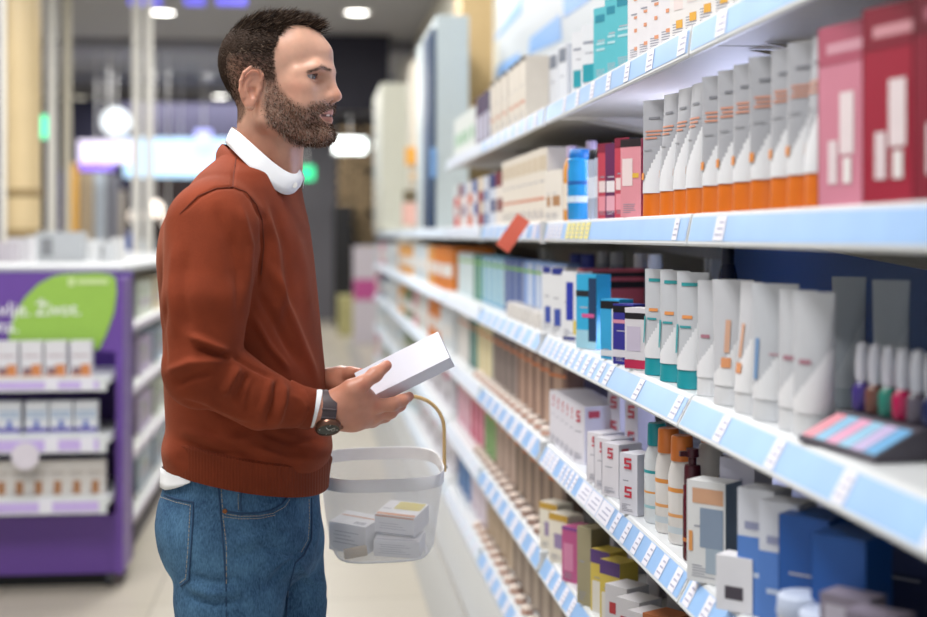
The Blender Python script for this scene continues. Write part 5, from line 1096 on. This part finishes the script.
nin = loop([m(224, 144, .07), m(234, 153, -.022), m(252, 170, -.062), m(273, 189, -.058), m(290, 198, -.006), m(300, 197, .065), m(284, 180, .130), m(252, 155, .130)])
nout = loop([m(217, 151, .07), m(227, 163, -.040), m(246, 180, -.083), m(268, 200, -.078), m(288, 210, -.020), m(301.5, 208, .070), m(290, 186, .150), m(250, 158, .155)])
def lerpl(a, b, t, dz=0): return [tuple(np.array(p) * (1 - t) + np.array(q) * t + (0, 0, dz)) for p, q in zip(a, b)]
mb = MB(); mb.loft([lerpl(nin, nout, 0, -.014), lerpl(nin, nout, 0, 0), lerpl(nin, nout, .25, .0035), lerpl(nin, nout, .7, .0025), lerpl(nin, nout, 1.0, -.0015), lerpl(nin, nout, 1.12, -.014)], RIBZ, cap=False)
mb.build('neckband', sw, smooth=True)
ctop = opencurve([m(300, 169, .005), m(296, 173.5, -.012), m(288, 172, -.028), m(275, 163.5, -.040), m(257, 148, -.042), m(240, 133, -.018), m(232, 127.5, .045), m(238, 129, .105), m(262, 146, .130), m(284, 162, .115), m(298, 170, .075), m(302, 171, .035)])
cmid = opencurve([m(304, 178, .002), m(299, 181.5, -.020), m(290, 181, -.038), m(274, 172, -.050), m(255, 155.5, -.053), m(237, 139, -.027), m(228, 134, .045), m(235, 135, .118), m(262, 152, .142), m(286, 170, .128), m(302, 178, .085), m(305, 178, .040)])
cbot = opencurve([m(301, 186, -.004), m(293, 193.5, -.028), m(282, 193.5, -.050), m(266, 182, -.065), m(248, 165, -.067), m(232, 149.5, -.033), m(225, 142.5, .045), m(231, 144, .128), m(262, 160, .152), m(288, 178, .138), m(302, 188, .085), m(303, 187, .040)])
mb = MB(); mb.loft([lerpl(ctop, cmid, 0, -.022), ctop, lerpl(ctop, cmid, .5, .0015), cmid, lerpl(cmid, cbot, .5), cbot], WCLOTH, closed=False, cap=False)
col_ = mb.build('shirt_collar', person, smooth=True); so = col_.modifiers.new('thickness', 'SOLIDIFY'); so.thickness = .0016; so.offset = -1
tag(col_, 'white pointed shirt collar')
mb = MB(); mb.lathe([(0.0001, .0), (.0055, .0), (.0055, .0015), (.0001, .0018)], mat('shirt_button', (.8, .79, .75), var=0), 16)
ob = mb.build('collar_button', col_, smooth=True); ob.location = Vector(m(294, 185, -.030)); ob.rotation_euler = (math.radians(75), 0, math.radians(25))
# jeans
def denim():
    M = mat('blue_denim', hexc('33557a'), rough=.8, var=0, spec=.15); nt = M.node_tree; b = nt.nodes['Principled BSDF']; tc = nt.nodes.new('ShaderNodeTexCoord')
    n = nt.nodes.new('ShaderNodeTexNoise'); n.inputs['Scale'].default_value = 9; n.inputs['Detail'].default_value = 8; n.inputs['Roughness'].default_value = .65
    wv = nt.nodes.new('ShaderNodeTexNoise'); wv.inputs['Scale'].default_value = 420; mp = nt.nodes.new('ShaderNodeMapping'); mp.inputs['Scale'].default_value = (1, 1, .35); nt.links.new(tc.outputs['Object'], mp.inputs[0]); nt.links.new(mp.outputs[0], wv.inputs['Vector'])
    nt.links.new(tc.outputs['Object'], n.inputs['Vector'])
    ad = nt.nodes.new('ShaderNodeMath'); ad.operation = 'MULTIPLY_ADD'; ad.inputs[1].default_value = .55; nt.links.new(wv.outputs[0], ad.inputs[0]); nt.links.new(n.outputs[0], ad.inputs[2])
    cr = nt.nodes.new('ShaderNodeValToRGB'); nt.links.new(ad.outputs[0], cr.inputs[0])
    cr.color_ramp.elements[0].position = .52; cr.color_ramp.elements[0].color = hexc('1f3a5c') + (1,); cr.color_ramp.elements[1].position = 1.0; cr.color_ramp.elements[1].color = hexc('5d86a8') + (1,)
    nt.links.new(cr.outputs[0], b.inputs['Base Color'])
    bp = nt.nodes.new('ShaderNodeBump'); bp.inputs['Strength'].default_value = .4; bp.inputs['Distance'].default_value = .0008; nt.links.new(wv.outputs[0], bp.inputs['Height']); nt.links.new(bp.outputs[0], b.inputs['Normal']); return M
jn = npmesh('jeans', JV, JQ, denim(), person); tag(jn, 'blue denim jeans with pale stitching')
JB = BVHTree.FromPolygons([tuple(p) for p in JV], [tuple(q) for q in JQ])
SBV = BVHTree.FromPolygons([tuple(p) for p in SV], [tuple(q) for q in SQ])
CL = Vector((0, 0, 0)); CL = MAN.inverted() @ Vector((0, 0, CAMZ))
def onsurf(tree, pts, off=.0012, n=4):
    out = []
    for (a, b), (c, d) in zip(pts[:-1], pts[1:]):
        for i in range(n):
            t = i / n; p = Vector(m(a + (c - a) * t, b + (d - b) * t, 0)); dr = (p - CL).normalized(); h = tree.ray_cast(CL, dr)
            if h[0] is not None: out.append(h[0] + h[1].normalized() * off * (1 if h[1].dot(dr) < 0 else -1))
    p = Vector(m(*pts[-1], 0)); dr = (p - CL).normalized(); h = tree.ray_cast(CL, dr)
    if h[0] is not None: out.append(h[0] + h[1].normalized() * off * (1 if h[1].dot(dr) < 0 else -1))
    return out
ST = mat('pale_stitching', hexc('b7a78c'), rough=.8, var=0); SEAM = mat('denim_seam', hexc('2a4768'), rough=.85)
def seam(pts, dash=True, ridge=True):
    c = onsurf(JB, pts, .0006)
    if len(c) > 2 and ridge: MB().tube(c, .0016, SEAM, 6).build('seam', jn, smooth=True)
    return c
def stitch(pts, off=.0020):
    c = onsurf(JB, pts, off, 6); mb = MB()
    if len(c) < 3: return
    for a, b in zip(c[:-1], c[1:]): mb.tube([a + (b - a) * .05, a + (b - a) * .78], .00045, ST, 4)
    mb.build('stitching', jn)
# shirt tail showing at the back under the hem, lying on the jeans
rows = []
for i in range(17):
    t = i / 16; u_ = 165 + 27 * t; lo_ = 491 - 8.5 * t ** 1.6; r_ = [Vector(q) for q in onsurf(JB, [(u_, 470 + 5 * t), (u_, 476 + 5 * t)], .004, 1)] + [Vector(q) for q in onsurf(JB, [(u_, (477 + lo_) / 2 + 3 * t), (u_, lo_)], .0055, 1)]
    if len(r_) == 4: rows.append(r_)
e0 = [q + Vector((-.010, .03, 0)) for q in rows[0]]; rows = [[q + Vector((-.004, .09, 0)) for q in rows[0]], e0] + rows
mb = MB(); mb.loft([[tuple(r[k]) for r in rows] for k in range(4)], WCLOTH, closed=False, cap=False); tl = mb.build('shirt_tail', person, smooth=True); so = tl.modifiers.new('thickness', 'SOLIDIFY'); so.thickness = .0012
SS = mat('sweater_seam', tuple(c * .62 for c in RUST), rough=.9)
for pts in ([(236, 158), (234, 172), (233, 187)], [(180, 214), (198, 196), (216, 188.5), (233, 187), (246, 192), (256, 204), (262, 220), (264, 245), (261, 275)]):
    c = onsurf(SBV, pts, .0002, 5)
    if len(c) > 3: MB().tube(c, .0011, SS, 6).build('seam', sw, smooth=True)
seam([(218.5, 487), (221, 520), (224.5, 560), (226, 590), (227, 640)]); stitch([(221.5, 488), (223.5, 520), (226.5, 545), (226.5, 585)])
pk = [(161, 494), (176, 499), (193.5, 502.5), (193, 520), (191.5, 545), (189, 580), (181, 586), (172, 576), (163, 552), (159, 525)]
seam(pk[:7]); stitch([(161, 497), (176, 502), (190.5, 505.5)]); stitch([(191, 505), (190, 525), (188.5, 550), (186.5, 578), (180.5, 583)])
sc = [(224.5, 511), (240, 513.5), (258, 513), (272, 510), (282, 504), (287, 497)]
seam(sc); stitch([(224.5, 514), (240, 516.5), (258, 516), (273, 513), (284, 506.5), (289, 499)]); stitch([(224.5, 517), (240, 519), (259, 518.5), (275, 515)])
seam([(241, 493), (240.5, 503), (241, 511)]); stitch([(238.5, 494), (238.2, 502), (238.5, 510)])
seam([(311, 498), (311.5, 520), (311, 540), (304, 555), (295, 563), (288, 590), (286, 617)]); stitch([(308, 499), (308.5, 520), (307, 540), (300, 552)])
for q in ((225, 511.5),):
    c = onsurf(JB, [q, (q[0] + .5, q[1])], .0025)[0]; MB().lathe([(.0001, -.0012), (.0042, -.0012), (.0038, .0010), (.0001, .0016)], mat('copper_rivet', hexc('8a5a3c'), rough=.35, metal=.9), 14).build('rivet', jn, smooth=True, loc=c).rotation_euler = (math.radians(90), 0, 0)
# shoes (below the picture)
LEA = mat('brown_leather', hexc('4a3020'), rough=.45)
for a_ in (AR, AL):
    v = Vol((a_[0] - .10, a_[1] - .08, -.01), (a_[0] + .24, a_[1] + .08, .16), .005)
    v.op(cap(a_ + (-.01, 0, .02), (a_[0] - .01, a_[1], .05), .050, .046), .01); v.op(cap((a_[0] - .03, a_[1], .045), (a_[0] + .16, a_[1] - .02, .035), .045, .040), .03)
    v.F = np.maximum(v.F, .004 - v.ax[2][None, None, :]); V_, Q_ = v.mesh(); npmesh('shoe', V_, Q_, LEA, person)
# wristwatch
STR = mat('grey_brown_leather_strap', hexc('4c4044'), rough=.55, bump=.3, bscale=300); BRZ = mat('bronze_metal', hexc('7a5a4c'), rough=.3, metal=.85); DIA = mat('dark_dial', hexc('2b302e'), rough=.25); HND = mat('watch_hands', (.75, .72, .68), rough=.3, metal=.5)
watch = empty('wristwatch', (0, 0, 0)); watch.parent = person
wc = Vector(m(328, 410, -.113)); wx = Vector((.985, .0, -.10)).normalized(); mb = MB()
side = wx.cross(Vector((0, 0, 1))).normalized(); upw = side.cross(wx)
def wp(a, t, r): return wc + wx * a + r * (math.cos(t) * side * .98 + math.sin(t) * upw * 1.0)
prof = [(-.0120, .0280), (-.0120, .0322), (-.010, .0328), (.010, .0328), (.0120, .0322), (.0120, .0280)]
n = 48; mb.loft([[tuple(wp(a, 2 * math.pi * k / n, r)) for k in range(n)] for a, r in prof], STR, cap=False); stp = mb.build('strap', watch, smooth=True)
mb = MB(); mb.loft([[tuple(wp(a, 2 * math.pi * (k / 30) * .99, 0.0) + (r) * (math.cos(2 * math.pi * k / 30) * side + math.sin(2 * math.pi * k / 30) * upw)) for k in range(30)] for a, r in ((-.0118, .0325), (-.0118, .0334), (-.0118, .0334))], STR, cap=False)
kp = MB(); tk = math.radians(10)
for zz in (8, -16):
    t0 = math.radians(zz); kp.tube([wp(-.012, -t0 if False else t0 + math.pi * 0, .0330), wp(0, t0, .0335), wp(.012, t0, .0325)], .0018, STR, 8)
kp.build('strap_keeper', watch, smooth=True)
# case on the outside of the wrist, facing down and to the camera
cdn = Vector((.06, -.60, -.80)).normalized(); cc = wc + cdn * .0345 + Vector((-.003, 0, 0))
qd = Vector((0, 0, 1)).rotation_difference(cdn).to_matrix()
def lathe_at(prof, M, c, name, n=36):
    t = MB().lathe(prof, M, n); t.v = [tuple(Vector(c) + qd @ Vector(p)) for p in t.v]; return t.build(name, watch, smooth=True)
lathe_at([(.0001, -.009), (.0185, -.009), (.0212, -.006), (.0215, .000), (.0200, .0032), (.0182, .0036), (.0178, .0020), (.0001, .0018)], BRZ, cc, 'watch_case')
lathe_at([(.0001, .0019), (.0176, .0021), (.0176, .0024), (.0001, .0024)], DIA, cc, 'dial')
mb = MB()
for k in range(4):
    a = 2 * math.pi * k / 4; p = [Vector((math.cos(a) * r_, math.sin(a) * r_, .0027)) for r_ in (.0135, .0160)]; mb.tube([cc + qd @ q for q in p], .0005, HND, 4)
for a, r_ in ((.6, .012), (2.2, .009)): mb.tube([cc + qd @ Vector((0, 0, .003)), cc + qd @ Vector((math.cos(a) * r_, math.sin(a) * r_, .003))], .0006, HND, 4)
for a in (0,):
    q = [cc + qd @ Vector((math.cos(a) * .008 + .0035 * math.cos(t), math.sin(a) * .008 + .0035 * math.sin(t), .0027)) for t in np.linspace(0, 2 * math.pi, 13)]; mb.tube(q, .0003, HND, 4)
mb.build('watch_hands', watch)
mb = MB(); cr_ = cc + qd @ Vector((.021, .0, -.002)); mb.tube([cr_, cr_ + qd @ Vector((.004, 0, 0))], .0028, BRZ, 12); mb.build('crown', watch, smooth=True)

# ================================================================= box in his hands
BOXW = mat('white_carton', hexc('dcdce8'), rough=.4, var=.02)
L_ = Vector((.1480, -.020, .0740)).normalized(); S_ = Vector((.010, -.052, -.049)); S_ = (S_ - L_ * S_.dot(L_)).normalized(); T_ = L_.cross(S_); T_ = T_ if T_.z < 0 else -T_
c0 = Vector(m(354, 373, -.035)); lb, lw, lt = .160, .064, .027
mb = MB(); vs = [c0 + L_ * a * lb + S_ * b * lw + T_ * c * lt for c in (1, 0) for a, b in ((0, 0), (1, 0), (1, 1), (0, 1))]
mb.add([tuple(MAN @ p) for p in vs], [(0, 3, 2, 1), (4, 5, 6, 7), (0, 1, 5, 4), (1, 2, 6, 5), (2, 3, 7, 6), (3, 0, 4, 7)], BOXW)
hb = mb.build('carton_box', bevel=.0009); tag(hb, 'blank white carton held in both of the man\'s hands', 'box')
fl = MB(); e0 = c0 + L_ * lb
q = [e0 + S_ * lw * .03 + T_ * .001, e0 + S_ * lw * .97 + T_ * .001, e0 + S_ * lw * .97 + T_ * .003, e0 + S_ * lw * .03 + T_ * .003]
fl.add([tuple(MAN @ (p + L_ * .0006)) for p in q], [(0, 1, 2, 3)], P('1c1c20')); o = fl.build('flap_slot', hb)
# ================================================================= shopping basket on his far forearm
def wire_mesh_mat():
    M = bpy.data.materials.new('white_perforated_steel'); M.use_nodes = True; nt = M.node_tree; b = nt.nodes['Principled BSDF']
    b.inputs['Base Color'].default_value = (.86, .87, .90, 1); b.inputs['Roughness'].default_value = .4
    uv = nt.nodes.new('ShaderNodeUVMap'); sx = nt.nodes.new('ShaderNodeSeparateXYZ'); nt.links.new(uv.outputs[0], sx.inputs[0])
    def mn(op, a, bb=None, c=None):
        q = nt.nodes.new('ShaderNodeMath'); q.operation = op
        for i, x in enumerate((a, bb, c)):
            if x is None: continue
            if isinstance(x, (int, float)): q.inputs[i].default_value = x
            else: nt.links.new(x, q.inputs[i])
        return q.outputs[0]
    k = 2 * math.pi / .0042
    s = mn('MULTIPLY', mn('SINE', mn('MULTIPLY', mn('ADD', sx.outputs[0], sx.outputs[1]), k)), mn('SINE', mn('MULTIPLY', mn('SUBTRACT', sx.outputs[0], sx.outputs[1]), k)))
    hole = mn('GREATER_THAN', mn('ABSOLUTE', s), .31)
    tr = nt.nodes.new('ShaderNodeBsdfTransparent'); mx = nt.nodes.new('ShaderNodeMixShader'); out = nt.nodes['Material Output']
    nt.links.new(hole, mx.inputs[0]); nt.links.new(b.outputs[0], mx.inputs[1]); nt.links.new(tr.outputs[0], mx.inputs[2]); nt.links.new(mx.outputs[0], out.inputs[0]); return M
WM = wire_mesh_mat(); WST = mat('white_steel', (.92, .92, .94), rough=.38); BIR = mat('birch_wood', hexc('d9b57a'), rough=.45, var=.12, vscale=60)
YB = .235
bc = Vector(m(381, 463, YB)); bc.z -= 0
def rr_pt(t, a, b, e=3.6):
    c, s = math.cos(t), math.sin(t); k = (abs(c) ** e + abs(s) ** e) ** (-1 / e); return a * c * k, b * s * k
bsk = empty('shopping_basket'); BT = MAN @ Matrix.Translation(bc) @ Matrix.Rotation(math.radians(-4.5), 4, 'Y').inverted() @ Matrix.Rotation(math.radians(9.5), 4, 'X') @ Matrix.Rotation(math.radians(6), 4, 'Z')
BT = MAN @ Matrix.Translation(bc) @ Matrix.Rotation(math.radians(-.6), 4, 'Y') @ Matrix.Rotation(math.radians(8.0), 4, 'X')
bsk.matrix_world = BT; tag(bsk, 'white mesh shopping basket with bent wooden handle below the man\'s hands', 'basket')
n = 96; RA, RB = .116, .102
def ring(a, b, z, e=3.6): return [(*rr_pt(2 * math.pi * k / n, a, b, e), z) for k in range(n)]
mb = MB(); mb.loft([ring(RA, RB, -.024), ring(RA + .001, RB + .001, -.024), ring(RA + .0015, RB + .0015, 0), ring(RA + .0005, RB + .0005, .001), ring(RA - .001, RB - .001, 0), ring(RA - .001, RB - .001, -.024)], WST, cap=False)
mb.build('rim', bsk, smooth=True)
mb = MB(); rows = [(RA - .001, RB - .001, -.022)] + [(RA - .001 - .016 * t, RB - .001 - .014 * t, -.022 - .128 * t) for t in (.33, .66, 1)] + [(RA - .024, RB - .022, -.164), (RA - .036, RB - .033, -.170)]
mb.loft([ring(*r) for r in rows], WM, cap=False); bk = mb.build('mesh_body', bsk, smooth=True)
uvl = bk.data.uv_layers.new(name='uv'); vs = bk.data.vertices
mb = MB(); mb.loft([ring(.0001, .0001, -.170), ring(RA - .036, RB - .033, -.170)], WM, cap=False); bb_ = mb.build('mesh_bottom', bsk)
for o_ in (bk, bb_):
    ul = o_.data.uv_layers[0] if o_.data.uv_layers else o_.data.uv_layers.new(name='uv')
    for p in o_.data.polygons:
        for li in p.loop_indices:
            q = o_.data.vertices[o_.data.loops[li].vertex_index].co
            if o_ is bb_: ul.data[li].uv = (q.x, q.y)
            else:
                c = p.center; nx = abs(p.normal.x) > abs(p.normal.y); ul.data[li].uv = ((q.y if nx else q.x), q.z)
mb = MB(); mb.tube([Vector(p) for p in ring(RA - .030, RB - .028, -.1685)], .0022, WST, 8, closed=True); mb.build('foot_ring', bsk, smooth=True)
# bent wooden handle, pivoting at the left and right of the rim
hw, hh, hr = RA + .006, .126, .066; path = [(-hw, 0, -.020), (-hw, 0, .02)]
path += [(-hw + hr - hr * math.cos(t), 0, hh - hr + hr * math.sin(t)) for t in np.linspace(0, math.pi / 2, 10)] + [(hw - hr + hr * math.sin(t), 0, hh - hr + hr * math.cos(t)) for t in np.linspace(0, math.pi / 2, 10)] + [(hw, 0, .02), (hw, 0, -.020)]
mb = MB(); rings = []
for i, p in enumerate(path):
    a, b = Vector(path[max(i - 1, 0)]), Vector(path[min(i + 1, len(path) - 1)]); t = (b - a).normalized(); nn_ = Vector((0, 1, 0)); q = t.cross(nn_)
    rings.append([tuple(Vector(p) + .0062 * math.cos(s) * nn_ + .0036 * math.sin(s) * q) for s in [2 * math.pi * k / 14 for k in range(14)]])
mb.loft(rings, BIR); hd = mb.build('handle', bsk, smooth=True); hd.rotation_euler.x = math.radians(-6)
tag(hd, 'pale bent wooden handle')
for s in (1, -1):
    mb = MB(); mb.tube([(s * (RA - .002), 0, -.012), (s * (hw + .006), 0, -.012)], .0035, mat('steel_pin', (.6, .6, .62), rough=.3, metal=.9), 12); mb.build('pivot_pin', bsk, smooth=True)
# cartons inside the basket
YEL, ORA, GRY = P('ecd95a'), P('e8965a'), P('b9bac4'); CW = mat('white_carton_box', (.84, .84, .88), rough=.42, var=.02); LG = P('c9cad6')
def bcarton(name, c, a, b, h, rz, tilt, label, tops=(), fronts=()):
    mb = MB(); mb.box((-a / 2, -b / 2, 0), (a / 2, b / 2, h), CW)
    for x0, x1, y0, y1, M in tops: mb.quad(*[((x - .5) * a, (y - .5) * b, h + .0004) for x, y in ((x0, y0), (x1, y0), (x1, y1), (x0, y1))], M)
    for x0, x1, y0, y1, M in fronts: mb.quad(*[((x - .5) * a, -b / 2 - .0004, y * h) for x, y in ((x0, y0), (x1, y0), (x1, y1), (x0, y1))], M)
    o = mb.build(name); o.matrix_world = BT @ Matrix.Translation(c) @ Matrix.Rotation(tilt[0], 4, 'X') @ Matrix.Rotation(tilt[1], 4, 'Y') @ Matrix.Rotation(rz, 4, 'Z')
    return tag(o, label, 'box', 'medicine boxes in the basket')
lines = lambda y0, k, M=GRY: tuple((.12 + .04 * (i % 2), .8 - .1 * (i % 3), y0 + i * .13, y0 + i * .13 + .035, M) for i in range(k))
bcarton('medicine_box', (.034, -.022, -.1685), .088, .066, .032, math.radians(-17), (0, 0), 'white box lying under the yellow and orange one in the basket', ((.05, .95, .05, .12, LG),), lines(.2, 5))
bcarton('medicine_box', (-.046, .012, -.1685), .080, .070, .056, math.radians(-34), (0, 0), 'white box with thin orange stripe at the left in the basket', ((.04, .96, .60, .68, ORA), (.6, .9, .1, .3, GRY)), lines(.3, 4))
bcarton('medicine_box', (.042, .010, -.134), .080, .086, .038, math.radians(-26), (.0, .0), 'white box with yellow patch and orange stripe, topmost in the basket', ((.02, .98, .02, .16, ORA), (.30, .95, .45, .95, YEL), (.05, .25, .4, .46, GRY)), ((.02, .98, .90, .98, ORA), (.02, .98, .02, .10, GRY)) + lines(.3, 3, LG))
mb = MB(); mb.lathe([(.0001, 0), (.009, 0), (.010, .002), (.010, .042), (.0085, .044), (.0001, .044)], P('cdb592'), 20); o = mb.build('small_jar', smooth=True)
o.matrix_world = BT @ Matrix.Translation((-.074, -.048, -.160)) @ Matrix.Rotation(math.radians(82), 4, 'Y'); tag(o, 'small beige tube lying at the left bottom of the basket', 'tube')
